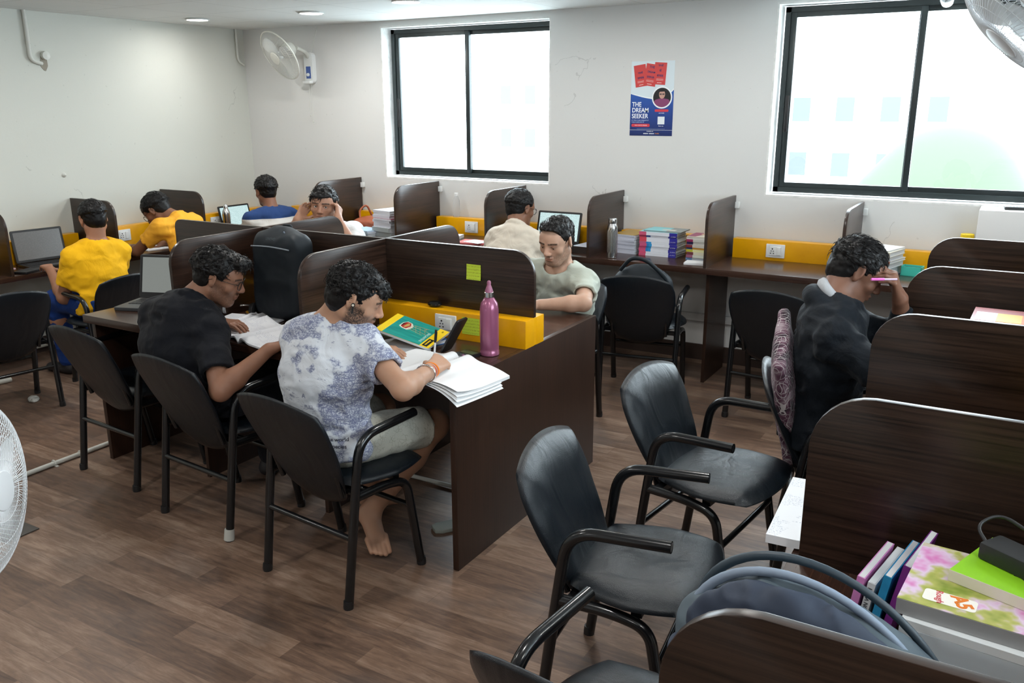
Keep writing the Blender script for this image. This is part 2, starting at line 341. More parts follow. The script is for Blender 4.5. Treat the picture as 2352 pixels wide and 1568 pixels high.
# island
IX0, IX1, IY0, IYC, IY1 = 2.162, 4.318, -3.19, -2.59, -1.992
I = thing('island_desk', 'double-sided dark brown island desk with tall dividers in the middle of the room', 'desk', ((IX0 + IX1) / 2, IYC, 0)); O = I.location
inv(MB().box(IX0, IY0, .712, IX1 - .0255, IY1, .75, bev=.0015).build('desktop', TOP_X, I), O)
inv(MB().box(IX1 - .025, IY0, 0, IX1, IY1, .7502, bev=.0015).build('end_panel', WOOD_Z, I), O)
inv(MB().box(IX0 + .02, IY0 + .03, 0, IX0 + .045, IY1 - .03, .712, bev=.0015).build('end_panel', WOOD_Z, I), O)
for x in (2.80, 3.55): inv(MB().box(x - .010, IY0 + .12, 0, x + .010, IY1 - .12, .712).build('leg_panel', WOOD_Z, I), O)
m = MB(); zt = PT; rr = .1; L = 4.316 - 2.15
prof = [(0, .74), (L, .74), (L, zt - rr)] + arc(L - rr, zt - rr, rr, 0, 90, 8)[1:] + arc(rr * .4, zt - rr * .4, rr * .4, 90, 180, 5)
m.prism(prof, .018, Matrix(((1, 0, 0, 2.15), (0, 0, 1, IYC - .009), (0, 1, 0, 0), (0, 0, 0, 1))), bev=.0015); inv(fixn(m.build('spine_partition', WOOD_X, I)), O)
for x in (2.785, 3.55):
    for dr, ll in ((-1, .545), (1, .575)):
        m = MB(); panel_y(m, x, IYC + dr * .0095, dr, ll, .7495, zt - .0005, .018, .10); inv(fixn(m.build('divider', WOOD_Y, I)), O)
for (a, b) in ((IX0, 2.776), (2.795, 3.540), (3.560, IX1)):
    inv(MB().box(a, -2.672, .7495, b, -2.5992, .868, bev=.0015).build('power_rail', YEL, I), O)
    inv(MB().box(a, -2.5808, .7495, b, -2.516, .868, bev=.0015).build('power_rail', YEL, I), O)
inv(MB().box(IX1 - .002, -2.5992, .7510, IX1 - .0005, -2.5808, .868).build('power_rail', YEL, I), O)
for x in (3.928, 3.30): inv(socket(I, Matrix.Translation((x, -2.672, .812)), .92), O)
# right-hand row
RXL = 5.66
Rr = thing('row_desk', 'dark brown divided desk running toward the camera along the right edge', 'desk', (6.2, -3.1, 0)); O = Rr.location
inv(MB().box(RXL - .02, -4.74, .712, 6.85, -1.30, .75, bev=.0015).build('desktop', TOP_Y, Rr), O)
inv(MB().box(6.249, -4.75, .7495, 6.267, -1.33, PT).build('spine_partition', WOOD_Y, Rr), O)
for y, rr in ((-1.355, .11), (-2.154, .11), (-3.0, .11), (-3.828, .12), (-4.70, .12)):
    m = MB(); M = Matrix(((-1, 0, 0, 6.248), (0, 0, 1, y - .009), (0, 1, 0, 0), (0, 0, 0, 1)))
    m.prism(side_panel_profile(6.248 - RXL, .7495, PT, rr), .018, M, bev=.0015); inv(fixn(m.build('divider', WOOD_X, Rr)), O)
    m = MB(); M = Matrix(((1, 0, 0, 6.268), (0, 0, 1, y - .009), (0, 1, 0, 0), (0, 0, 0, 1)))
    m.prism(side_panel_profile(.57, .7495, PT, rr), .018, M, bev=.0015); inv(fixn(m.build('divider', WOOD_X, Rr)), O)
    inv(MB().box(RXL + .03, y - .009, 0, 6.80, y + .009, .712).build('leg_panel', WOOD_X, Rr), O)
ys = [-1.355, -2.154, -3.0, -3.828, -4.70]
for a, b in zip(ys[:-1], ys[1:]): inv(MB().box(6.175, b + .0095, .7495, 6.2485, a - .0095, .868, bev=.0015).build('power_rail', YEL, Rr), O)
# ---------------- chairs ----------------
def make_chair():
    r = thing('visitor_chair', 'x', 'chair')
    tr_ = .0165
    for sx_ in (-1, 1):
        m = MB(); pts = [(sx_ * .222, -.190, .0), (sx_ * .226, -.150, .30), (sx_ * .228, -.105, .618), (sx_ * .228, .175, .630)]
        m.tube(smoothpath(pts, [.1, .085], 9), tr_, 14, caps=False); e = MB()
        m.tube([(sx_ * .228, .1752, .630), (sx_ * .228, .160, .630)], tr_ - .003, 14)
        o = m.build('rear_leg_and_armrest', BLACKM, r, 60)
        e.lathe([(.0, 0), (.018, 0), (.019, .012), (.017, .03)], 12, Matrix.Translation((sx_ * .222, -.191, 0))); e.build('rubber_foot', BLK, o)
        m = MB(); pts = [(sx_ * .222, .192, .0), (sx_ * .222, .125, .375), (sx_ * .222, .02, .398), (sx_ * .224, -.135, .402)]
        m.tube(smoothpath(pts, [.12, .05], 9), tr_, 14); o = m.build('front_leg', BLACKM, r, 60)
        e = MB(); e.lathe([(.0, 0), (.018, 0), (.019, .012), (.017, .03)], 12, Matrix.Translation((sx_ * .222, .191, 0))); e.build('rubber_foot', BLK, o)
    for (y, z) in ((-.158, .255), (.150, .262)):
        m = MB(); m.tube([(-.222, y, z), (.222, y, z)], .011, 10); m.build('stretcher', BLACKM, r, 60)
    m = MB(); m.box(-.21, .07, .392, .21, .10, .412); m.box(-.21, -.11, .392, .21, -.08, .412)
    m.tube([(-.16, -.13, .39), (-.165, -.165, .50)], .010); m.tube([(.16, -.13, .39), (.165, -.165, .50)], .010); m.build('seat_support', BLACKM, r, 60)
    # seat pad: rounded trapezoid with a domed top
    def pad(nu, nv, fn): 
        vs = []; fs = []
        for j in range(nv + 1):
            for i in range(nu + 1): vs.append(fn(i / nu * 2 - 1, j / nv * 2 - 1))
        for j in range(nv):
            for i in range(nu): a = j * (nu + 1) + i; fs.append((a, a + 1, a + nu + 2, a + nu + 1))
        return vs, fs
    def sq2disc(u, v, p=.72):  # square to rounded square
        x = u * math.sqrt(max(0, 1 - v * v * .5)); y = v * math.sqrt(max(0, 1 - u * u * .5)); return x * (1 - p) + u * p, y * (1 - p) + v * p
    def seat(top):
        def fn(u, v):
            x, y = sq2disc(u, v, .46); e = max(abs(u), abs(v)); w_ = .248 - .030 * (1 if y < 0 else 0) * abs(y)
            X = x * w_; Y = .062 + y * .204 - .010 * (x * x) * (1 if y > 0 else .2)
            dome = (1 - e ** 7)
            z = (.430 + dome * .030 + .004 * (1 - x * x) - (.010 * max(0, y - .6) ** 1 * 2)) if top else (.430 - dome * .020)
            if top: z -= .006 * math.exp(-((x) ** 2 + (y + .1) ** 2) * 3)
            return (X, Y, z)
        return fn
    m = MB(); n = 26; a, fa = pad(n, n, seat(True)); m.add(a, fa); b, fb = pad(n, n, seat(False)); m.add(b, [f[::-1] for f in fb])
    bm_join(m.build('seat', LEATH, r, 180))
    # backrest: tall shell, wide at the top, narrow at the foot, curved to the sitter, leaning back
    def back(front):
        def fn(u, v):
            e = max(abs(u), abs(v)); x, y = sq2disc(u, v, .48)
            h = (y + 1) / 2; wd = .152 + .088 * min(1, h * 1.25) ** .8
            X = x * wd; Z = .325 + h * .452; Yc = -.112 - .205 * h + .02 * h * h
            curve = .020 * x * x + .014 * (1 - h) ** 2
            dome = 1 - e ** 6; fold = 0
            if front: fold = .0035 * sin(x * 17 + h * 6) * max(0, abs(x) - .25) * dome + .003 * sin(h * 22 + x * 9) * abs(x) ** 3 * dome
            return (X, Yc + curve + (dome * .044 if front else -dome * .014) + fold, Z - .008 * (x * x) * h)
        return fn
    m = MB(); n = 30; a, fa = pad(n, n, back(True)); m.add(a, [f[::-1] for f in fa]); b, fb = pad(n, n, back(False)); m.add(b, fb)
    bm_join(m.build('backrest', LEATH, r, 180)); 
    return r
def bm_join(o):
    bm = bmesh.new(); bm.from_mesh(o.data); bmesh.ops.remove_doubles(bm, verts=bm.verts, dist=.0006); bmesh.ops.recalc_face_normals(bm, faces=bm.faces); bm.to_mesh(o.data); bm.free()
    for p in o.data.polygons: p.use_smooth = True
    return o
CH = make_chair(); first = True
chairs = [
 (5.132, -3.502, -84, 1, 'empty black armchair nearest the camera in full view, facing the row desk', 'e'),
 (5.132, -2.745, -97, 1, 'empty black armchair between the nearest one and the student in the dark hoodie', 'e'),
 (5.44, -4.21, -8, 1, 'black armchair cut off by the bottom edge of the photo', 'e'),
 (3.918, -3.379, -6, 1, 'black armchair holding the student in the white printed T-shirt', 'i'),
 (3.165, -3.248, -5, 1, 'black armchair under the student in the black polo shirt', 'i'),
 (2.425, -3.136, -4, 1, 'empty black armchair at the left end of the island, by the open laptop', 'i'),
 (1.02, -2.98, 80, .95, 'black armchair at the left edge of the photo, its back sheened blue', 'l'),
 (1.06, -2.29, 84, .93, 'black armchair behind the student in the plain yellow T-shirt', 'l'),
 (.88, -1.42, 84, .93, 'black armchair of the student in the yellow polo, hidden behind the island', 'l'),
 (.90, -.52, 88, .93, 'black armchair in the corner, under the student in the blue and white shirt', 'l'),
 (4.10, -.82, 10, 1, 'black armchair with a dark bag, before the wall desk books', 'w'),
 (4.93, -.86, -4, 1, 'black armchair behind the dark hoodie, at the empty wall desk bay', 'w'),
 (5.51, -2.39, -78, 1, 'black armchair with a patterned cushion, holding the student in the dark hoodie', 'e'),
 (3.22, -1.02, 0, 1, 'black armchair under the student in the cream shirt', 'w'),
 (3.84, -1.56, 176, 1, 'black armchair under the student in the pale green T-shirt', 'f'),
 (2.26, -1.24, 178, 1, 'black armchair under the student who holds both ears', 'f'),
]
GR = {'e': 'chairs along the right-hand row', 'i': 'chairs on the near side of the island', 'l': 'chairs along the left wall', 'w': 'chairs at the back wall desk', 'f': 'chairs on the far side of the island'}
for i, (x, y, a, s, lab, g) in enumerate(chairs):
    o = CH if i == 0 else copy_tree(CH)
    o.location = (x, y, 0); o.rotation_euler = (0, 0, R(a)); o.scale = (s, s, s); o['label'] = lab; o['group'] = GR[g]

    if i == 4:
        m = MB(); m.tube([(.2215, -.1915, .004), (.222, -.186, .05)], [.0215, .0195], 12); tp = m.build('tape_wrap', pm('masking_tape', (.50, .50, .46), .7), o); 
# ---------------- sculpting engine: distance fields turned into one continuous mesh ----------------
_rng = np.random.RandomState(11); TB = _rng.rand(32, 32, 32).astype(np.float32)
def vn(p, s, off=0.):
    q = p * s + off; i = np.floor(q).astype(int); f = (q - i).astype(np.float32); u = f * f * (3 - 2 * f); i &= 31; j = (i + 1) & 31
    g = lambda a, b, c: TB[a, b, c]
    x0, y0, z0 = i[:, 0], i[:, 1], i[:, 2]; x1, y1, z1 = j[:, 0], j[:, 1], j[:, 2]; ux, uy, uz = u[:, 0], u[:, 1], u[:, 2]
    a = g(x0, y0, z0) * (1 - ux) + g(x1, y0, z0) * ux; b = g(x0, y1, z0) * (1 - ux) + g(x1, y1, z0) * ux
    c = g(x0, y0, z1) * (1 - ux) + g(x1, y0, z1) * ux; d = g(x0, y1, z1) * (1 - ux) + g(x1, y1, z1) * ux
    return (a * (1 - uy) + b * uy) * (1 - uz) + (c * (1 - uy) + d * uy) * uz - .5
A = lambda v: np.array(v, np.float64)
def nrm(v): v = A(v); return v / max(np.linalg.norm(v), 1e-9)
class SDF:
    def __init__(s, lo, hi, res, fine=()):
        s.ax = []
        for k in range(3):
            c = [lo[k]]
            while c[-1] < hi[k]:
                st = res
                for (l, h, r) in fine:
                    if l[k] - r <= c[-1] <= h[k]: st = min(st, r)
                c.append(c[-1] + st)
            s.ax.append(np.array(c, np.float32))
        s.d = np.full([len(a) for a in s.ax], 1., np.float32)
    def prim(s, fn, lo, hi, k=.02, op='u'):
        sl = []
        for q in range(3):
            i0 = max(0, np.searchsorted(s.ax[q], lo[q] - k - .012) - 1); i1 = np.searchsorted(s.ax[q], hi[q] + k + .012) + 1; sl.append(slice(i0, i1))
        X = s.ax[0][sl[0]][:, None, None]; Y = s.ax[1][sl[1]][None, :, None]; Z = s.ax[2][sl[2]][None, None, :]
        if min(X.size, Y.size, Z.size) == 0: return s
        d = fn(X, Y, Z); a = s.d[tuple(sl)]; k = max(k, 1e-4)
        if op == 'u': h = np.maximum(k - np.abs(a - d), 0) / k; s.d[tuple(sl)] = np.minimum(a, d) - h * h * k * .25
        elif op == 's': d = -d; h = np.maximum(k - np.abs(a - d), 0) / k; s.d[tuple(sl)] = np.maximum(a, d) + h * h * k * .25
        elif op == 'i': s.d[tuple(sl)] = np.maximum(a, d)
        return s
    def cap(s, a, b, ra, rb=None, k=.02, op='u', sq=None):
        rb = ra if rb is None else rb; a = A(a); b = A(b); m = max(ra, rb) / (min(1, sq[1]) if sq else 1)
        lo = np.minimum(a, b) - m; hi = np.maximum(a, b) + m
        n = nrm(sq[0]) if sq else None; f = sq[1] - 1 if sq else 0
        T = (lambda v: v + f * v.dot(n) * n) if sq else (lambda v: v)
        a2 = T(a); ab = T(b) - a2; L2 = max(float(ab @ ab), 1e-9)
        def fn(X, Y, Z):
            if sq: e = f * ((X * n[0] + Y * n[1] + Z * n[2])); px, py, pz = X + e * n[0] - a2[0], Y + e * n[1] - a2[1], Z + e * n[2] - a2[2]
            else: px, py, pz = X - a2[0], Y - a2[1], Z - a2[2]
            t = np.clip((px * ab[0] + py * ab[1] + pz * ab[2]) / L2, 0, 1)
            return (np.sqrt((px - t * ab[0]) ** 2 + (py - t * ab[1]) ** 2 + (pz - t * ab[2]) ** 2) - (ra + (rb - ra) * t)).astype(np.float32)
        return s.prim(fn, lo, hi, k, op)
    def ell(s, c, r, M=None, k=.02, op='u'):   # M rows: the three axes
        c = A(c); r = A(r); M = np.eye(3) if M is None else np.array(M); m = max(r)
        def fn(X, Y, Z):
            x, y, z = X - c[0], Y - c[1], Z - c[2]
            q = [x * M[i][0] + y * M[i][1] + z * M[i][2] for i in range(3)]
            k0 = np.sqrt(sum((q[i] / r[i]) ** 2 for i in range(3))); k1 = np.sqrt(sum((q[i] / r[i] ** 2) ** 2 for i in range(3)))
            return (k0 * (k0 - 1) / np.maximum(k1, 1e-6)).astype(np.float32)
        return s.prim(fn, c - m, c + m, k, op)
    def cut(s, p, n, k=.004):    # remove everything on the +n side of the plane through p
        p = A(p); n = nrm(n)
        X = s.ax[0][:, None, None]; Y = s.ax[1][None, :, None]; Z = s.ax[2][None, None, :]
        s.d = np.maximum(s.d, ((X - p[0]) * n[0] + (Y - p[1]) * n[1] + (Z - p[2]) * n[2]).astype(np.float32)); return s
    def displace(s, fn, band=.03):
        i = np.nonzero(np.abs(s.d) < band); P = np.stack([s.ax[k][i[k]] for k in range(3)], 1).astype(np.float64); s.d[i] += fn(P).astype(np.float32); return s
    def mesh(s):
        ins = (s.d < 0); c = ins.astype(np.int8); n = sum(c[i:c.shape[0] - 1 + i, j:c.shape[1] - 1 + j, k:c.shape[2] - 1 + k] for i in (0, 1) for j in (0, 1) for k in (0, 1))
        act = (n > 0) & (n < 8); I, J, K = np.nonzero(act); N = len(I)
        idx = np.full(act.shape, -1, np.int32); idx[I, J, K] = np.arange(N)
        D = {}; 
        for a in (0, 1):
            for b in (0, 1):
                for e in (0, 1): D[a, b, e] = s.d[I + a, J + b, K + e]
        acc = np.zeros((N, 3)); cnt = np.zeros(N)
        X0, Y0, Z0 = s.ax[0][I], s.ax[1][J], s.ax[2][K]; sx_, sy_, sz_ = s.ax[0][I + 1] - X0, s.ax[1][J + 1] - Y0, s.ax[2][K + 1] - Z0
        co = list(D)
        for p in co:
            for ax in range(3):
                if p[ax]: continue
                q = list(p); q[ax] = 1; q = tuple(q); d0, d1 = D[p], D[q]; m = (d0 < 0) != (d1 < 0)
                t = np.where(m, d0 / np.where(m, d0 - d1, 1), 0); P = [np.full(N, float(p[0])), np.full(N, float(p[1])), np.full(N, float(p[2]))]; P[ax] = P[ax] + t
                for k in range(3): acc[:, k] += np.where(m, P[k], 0)
                cnt += m
        acc /= np.maximum(cnt, 1)[:, None]
        V = np.stack([X0 + acc[:, 0] * sx_, Y0 + acc[:, 1] * sy_, Z0 + acc[:, 2] * sz_], 1)
        F = []
        a, b = ins[:-1, 1:-1, 1:-1], ins[1:, 1:-1, 1:-1]; x, y, z = np.nonzero(a != b); y += 1; z += 1; f = a[x, y - 1, z - 1]
        q = np.stack([idx[x, y - 1, z - 1], idx[x, y, z - 1], idx[x, y, z], idx[x, y - 1, z]], 1); F.append(np.where(f[:, None], q, q[:, ::-1]))
        a, b = ins[1:-1, :-1, 1:-1], ins[1:-1, 1:, 1:-1]; x, y, z = np.nonzero(a != b); x += 1; z += 1; f = a[x - 1, y, z - 1]
        q = np.stack([idx[x - 1, y, z - 1], idx[x - 1, y, z], idx[x, y, z], idx[x, y, z - 1]], 1); F.append(np.where(f[:, None], q, q[:, ::-1]))
        a, b = ins[1:-1, 1:-1, :-1], ins[1:-1, 1:-1, 1:]; x, y, z = np.nonzero(a != b); x += 1; y += 1; f = a[x - 1, y - 1, z]
        q = np.stack([idx[x - 1, y - 1, z], idx[x, y - 1, z], idx[x, y, z], idx[x - 1, y, z]], 1); F.append(np.where(f[:, None], q, q[:, ::-1]))
        return V, np.concatenate(F)
def relax(V, F, it=1, lam=.5):
    n = len(V); e = np.concatenate([F[:, [0, 1]], F[:, [1, 2]], F[:, [2, 3]], F[:, [3, 0]]]); e = np.concatenate([e, e[:, ::-1]])
    deg = np.bincount(e[:, 0], minlength=n).astype(float)
    for _ in range(it):
        s = np.stack([np.bincount(e[:, 0], weights=V[e[:, 1], k], minlength=n) for k in range(3)], 1) / np.maximum(deg, 1)[:, None]; V = V + lam * (s - V)
    return V
def npmesh(name, V, F, mat, parent=None, org=(0, 0, 0), col=None, extra=None):
    me = bpy.data.meshes.new(name); V = V - A(org)
    if extra is not None:
        V2, F2 = extra; F2 = F2 + len(V); V = np.concatenate([V, V2 - A(org)]); F = np.concatenate([F, F2])
    me.vertices.add(len(V)); me.vertices.foreach_set('co', V.astype(np.float32).ravel())
    me.loops.add(len(F) * 4); me.loops.foreach_set('vertex_index', F.astype(np.int32).ravel())
    me.polygons.add(len(F)); me.polygons.foreach_set('loop_start', np.arange(0, len(F) * 4, 4, dtype=np.int32)); me.update(calc_edges=True); me.validate()
    me.polygons.foreach_set('use_smooth', np.ones(len(me.polygons), bool))
    if col is not None and len(col) == len(me.vertices):
        at = me.color_attributes.new('col', 'FLOAT_COLOR', 'POINT'); at.data.foreach_set('color', np.concatenate([col, np.ones((len(col), 1))], 1).astype(np.float32).ravel())
    o = bpy.data.objects.new(name, me); COL.objects.link(o)
    for m in (mat if isinstance(mat, (list, tuple)) else [mat]): me.materials.append(m)
    if parent: o.parent = parent
    return o
# ---------------- people ----------------
SKIN = pm('skin', (.4, .2, .12), .5, sss=.12, spec=.4); t = NT(SKIN); at = t.n('ShaderNodeAttribute', attribute_name='col'); c = t.coord()
t.base(t.mix(t.math('MULTIPLY', t.noise(c, 45, 4, .6), .5), at.outputs[0], t.mix(1, at.outputs[0], (.80, .74, .72), 'MULTIPLY'))); t.bump(t.noise(c, 420, 3, .6), .10, .002)
HAIR = pm('black_hair', (.0060, .0052, .0052), .46, spec=.28)
EYEW = pm('eye_white', (.72, .68, .64), .15, spec=.6); IRIS = pm('dark_iris', (.018, .009, .005), .08, spec=.7)
def cloth(name, c, rough=.8, wr=.5, two=None):
    m = pm(name, c, rough, sheen=.04, spec=.2); t = NT(m); q = t.coord(); n = t.noise(q, 7, 3, .5, 1.4); t.bump(t.math('ADD', n, t.math('MULTIPLY', t.noise(q, 420, 2, .5), .06)), wr, .02)
    k = tuple(x * .86 for x in c); t.base(t.mix(t.noise(q, 5, 3, .6), k, c)); return m
HB = dict(L=[(-.13, -.075), (-.05, -.072), (-.028, -.05), (-.012, .012), (.012, .010), (.030, -.004), (.040, .03), (.062, .070), (.085, .082), (.13, .09)])
def lock_tubes(P, D, Nn, L, r, curl, seed, segs=5, sides=3):
    rg = np.random.RandomState(seed); n = len(P); V = []; F = []
    ph = rg.rand(n) * 6.28; amp = curl * (.6 + .8 * rg.rand(n)); S = np.cross(Nn, D); ln = L * (.6 + .8 * rg.rand(n))
    rings = []
    for k in range(segs + 1):
        t = k / segs
        c = P + D * (ln * t)[:, None] + Nn * (np.sin(t * 3.1) * .30 * ln * (.6 + curl * 60) * .6 - .002 + amp * np.sin(ph + t * 9))[:, None] + S * (amp * np.cos(ph + t * 9) - amp * np.cos(ph))[:, None]
        rad = r * (1 - .75 * t)
        for q in range(sides):
            a = 6.283 * q / sides; rings.append(c + (Nn * cos(a) + S * sin(a)) * rad)
    V = np.stack(rings, 1).reshape(-1, 3); m = (segs + 1) * sides; base = (np.arange(n) * m)[:, None]
    for k in range(segs):
        for q in range(sides):
            F.append(np.concatenate([base + k * sides + q, base + k * sides + (q + 1) % sides, base + (k + 1) * sides + (q + 1) % sides, base + (k + 1) * sides + q], 1))
    return V, np.concatenate(F)
def hand(S, w, D, N, T, curl=(.5, .5, .55, .6), tc=.5, k=1., spread=.10, thumb=.9, tin=.35):
    """palm from wrist w along D, palm side N, thumb side T; five separate fingers"""
    w = A(w); D = nrm(D); N = nrm(A(N) - D * (A(N) @ D)); Sd = nrm(np.cross(N, D)); 
    if Sd @ A(T) < 0: Sd = -Sd
    kn = []
    for i, (o, l, L, r) in enumerate(((.030, .088, .070, .0088), (.010, .092, .078, .0090), (-.010, .088, .072, .0086), (-.029, .080, .056, .0076))):
        K = w + D * l * k + Sd * o * k - N * .006 * k; base = w + D * .018 * k + Sd * o * .55 * k
        S.cap(base, K, .0125 * k, .0105 * k, .016); d = nrm(D + Sd * spread * (1.5 - i) * .5); c = curl[i]; p = K; rr = r * k
        for j, (fr, cc) in enumerate(((.45, .8), (.30, 1.1), (.25, .9))):
            ang = c * cc; ax = np.cross(d, N); d = nrm(d * cos(ang) + N * sin(ang)); N2 = N
            q = p + d * L * fr * k; S.cap(p, q, rr, rr * .90, .003 if j else .006); rr *= .90; p = q
            N = nrm(N - d * (N @ d)) if False else N
        kn.append(K)
    p = w + D * .022 * k + Sd * .022 * k + N * .008 * k; d = nrm(D * .75 + Sd * thumb + N * tin)
    q = p + d * .040 * k; S.cap(p, q, .0145 * k, .0115 * k, .014); d2 = nrm(d + D * .5 - Sd * tc * .5 + N * tc * .55); q2 = q + d2 * .032 * k; S.cap(q, q2, .0108 * k, .0098 * k, .004)
    d3 = nrm(d2 + D * .2 - Sd * tc * .5 + N * tc * .3); S.cap(q2, q2 + d3 * .026 * k, .0098 * k, .0080 * k, .003)
def person(label, J, F, U, skin, hair, shirt, trousers, res=.0045, hres=.0026, hands=None, beard=0, glasses=None, gaze=None, group=None, feet='shoe', sleeve=.62, collar=None, hem=None, body=1.0, lid=.5, mouth=0, fringe=0, shorts=None):
    J = {k: A(v) for k, v in J.items()}; base = A((J['pel'][0], J['pel'][1], 0))
    root = thing('person', label, 'person', tuple(base), 0, group)
    F = nrm(F); Rr_ = nrm(np.cross(F, U)); U = nrm(np.cross(Rr_, F)); H = J['head']; HM = np.array([Rr_, F, U])
    hl = lambda r, f, u: H + Rr_ * r + F * f + U * u
    Rt = nrm(J['shR'] - J['shL']); 
    pts = np.array([J[k] for k in J]); lo = pts.min(0) - .16; hi = pts.max(0) + .16
    if 'anR' in J: lo[2] = min(lo[2], -.01)
    S = SDF(lo, hi, res, [(H - .135, H + .145, hres)])
    nk = J['neck']
    # ---- head ----
    S.ell(hl(0, -.014, .031), (.0735, .091, .078), HM, .02)
    S.ell(hl(0, .028, -.030), (.0575, .064, .080), HM, .03)
    S.ell(hl(0, .048, .030), (.060, .042, .052), HM, .03)
    S.ell(hl(0, .066, -.092), (.026, .020, .017), HM, .026)
    for q in (-1, 1):
        S.cap(hl(q * .050, -.004, -.052), hl(q * .024, .058, -.090), .017, .014, .03)
        S.ell(hl(q * .046, .058, -.022), (.017, .017, .016), HM, .022)
        S.ell(hl(q * .031, .095, .004), (.0165, .014, .0125), HM, .014, 's')
        S.cap(hl(q * .014, .0855, .021), hl(q * .046, .074, .022), .0075, .006, .012)
        S.ell(hl(q * .031, .0735, .0035), (.0145, .0135, .0135), HM, .004)
        if lid > .05: S.ell(hl(q * .031, .0890, .0025), (.0125, .0075, .0016 + .0042 * lid), HM, .0022, 's')
        # ears
        E = hl(q * .076, -.008, .002); er = nrm(Rr_ * q * .93 - F * .42); ef = nrm(np.cross(U, er))
        S.ell(E + U * .006, (.0075, .0175, .030), np.array([er, ef, U]), .006); S.ell(E - U * .020 + F * .002, (.0065, .010, .012), np.array([er, ef, U]), .006)
        S.ell(E + er * .0085 + F * .001 + U * .003, (.0055, .0095, .019), np.array([er, ef, U]), .004, 's')
        S.ell(hl(q * .0125, .0975, -.030), (.0078, .0095, .0075), HM, .006)
    S.cap(hl(0, .086, .014), hl(0, .107, -.022), .0075, .0105, .011); S.ell(hl(0, .108, -.026), (.0105, .010, .009), HM, .006)
    for q in (-1, 1): S.ell(hl(q * .0065, .1045, -.0375), (.0036, .0042, .0040), HM, .003, 's')
    S.cap(hl(-.017, .0865, -.0535), hl(.017, .0865, -.0535), .0062, None, .006); S.cap(hl(-.011, .0945, -.0520), hl(.011, .0945, -.0520), .0052, None, .006)
    S.cap(hl(-.013, .0880, -.0640), hl(.013, .0880, -.0640), .0076, None, .007)
    S.cap(hl(-.022, .0935, -.0582), hl(.022, .0935, -.0582), .0018, None, .003, 's')
    # ---- neck, trunk and arms ----
    S.cap(hl(0, -.016, -.045), nk + U * .0 , .0475, .056, .03); S.cap(hl(0, -.042, -.035), nk - F * .012, .038, .047, .03)
    S.cap(nk + A((0, 0, -.025)), J['shR'] * .75 + nk * .25, .042, .04, .05); S.cap(nk + A((0, 0, -.025)), J['shL'] * .75 + nk * .25, .042, .04, .05)
    b_ = body
    ch = J['chest']; pe = J['pel']; sqa = (Rt, .66)
    S.cap(nk + (ch - nk) * .35, ch, .082 * b_, .088 * b_, .05, sq=sqa); S.cap(ch, pe, .088 * b_, .092 * b_, .05, sq=sqa)
    for sd in 'RL':
        a, e, w_ = J['sh' + sd], J['el' + sd], J['wr' + sd]
        S.cap(a, e, .047 * b_, .037 * b_, .03); m_ = e + (w_ - e) * .28; S.cap(e, m_, .0375 * b_, .0385 * b_, .02); S.cap(m_, w_, .0385 * b_, .0250, .02)
        hs = (hands or {}).get(sd, {}); hd = J['hd' + sd] - w_
        S.cap(w_, w_ + nrm(hd) * .02, .0245, .022, .02, sq=(hs.get('N', (0, 0, -1)), 1.25))
        hand(S, w_ + nrm(hd) * .010, hd, hs.get('N', (0, 0, -1)), hs.get('T', (1, 0, 0)), **{k: v for k, v in hs.items() if k not in 'NT'})
    legs = [s_ for s_ in 'RL' if 'kn' + s_ in J]
    for sd in legs:
        hp, kn, an = pe + Rt * (.085 if sd == 'R' else -.085), J['kn' + sd], J['an' + sd]
        S.cap(hp, kn, .075, .056, .03); S.cap(kn, kn + (an - kn) * .35 + F * 0, .055, .056, .03); S.cap(kn + (an - kn) * .35, an, .056, .036, .03)
        if 'to' + sd in J:
            to = J['to' + sd]; fd = nrm(to - an); side = nrm(np.cross(fd, (0, 0, 1) if abs(fd[2]) < .8 else F)); hl_ = an - fd * .03
            S.cap(an, an + (to - an) * .62, .036, .030, .03, sq=(side, .85))
            for i in range(5):
                o_ = side * (i - 2) * .0165; S.cap(an + (to - an) * .60 + o_, to + o_ * 1.05 - fd * abs(i - (1 if sd == 'R' else 3)) * .007, .015, .0105 - .0006 * abs(i - 2), .006)
    V, Fc = S.mesh(); V = relax(V, Fc, 1, .35)
    # ---- colouring by region: lips, brows, lashes, beard ----
    q = (V - H) @ HM.T; r, f, u = q[:, 0], q[:, 1], q[:, 2]; col = np.tile(A(skin), (len(V), 1)); hm = np.linalg.norm(q, axis=1) < .16
    def blend(m, c, a): 
        m = np.clip(m * a, 0, 1)[:, None]; col[:] = col * (1 - m) + A(c) * m
    nz = vn(V, 330) + .5 * vn(V, 700, 9); sstep = lambda x: np.clip(x, 0, 1) * np.clip(x, 0, 1) * (3 - 2 * np.clip(x, 0, 1))
    blend(hm * sstep((f - .06) / .03) * np.exp(-((u + .01) / .03) ** 2 - (np.abs(r) / .05) ** 4), A(skin) * A((1.12, .95, .92)), .35)
    blend(hm * (f > .07) * np.exp(-((u + .0585) / .0085) ** 2 - (r / .022) ** 4), A(skin) * A((.70, .45, .45)), .85)
    ar = np.abs(r); brow_c = .0245 + .05 * (ar - .03) * 1.0 * (ar < .035) - .10 * np.clip(ar - .035, 0, 1)
    blend(hm * (f > .055) * (ar > .009) * (ar < .054) * np.exp(-((u - brow_c) / .0046) ** 4) * np.clip(1.0 + nz * .8, 0, 1), (.012, .008, .006), .93)
    blend(hm * (f > .070) * np.exp(-((ar - .031) / .0155) ** 4 - ((u - (.0025 + .0018 + .004 * lid)) / .0020) ** 2), (.012, .008, .006), .85)
    blend(hm * (f > .060) * np.exp(-((ar - .031) / .018) ** 2 - ((u - .000) / .011) ** 2), A(skin) * .55, .45)
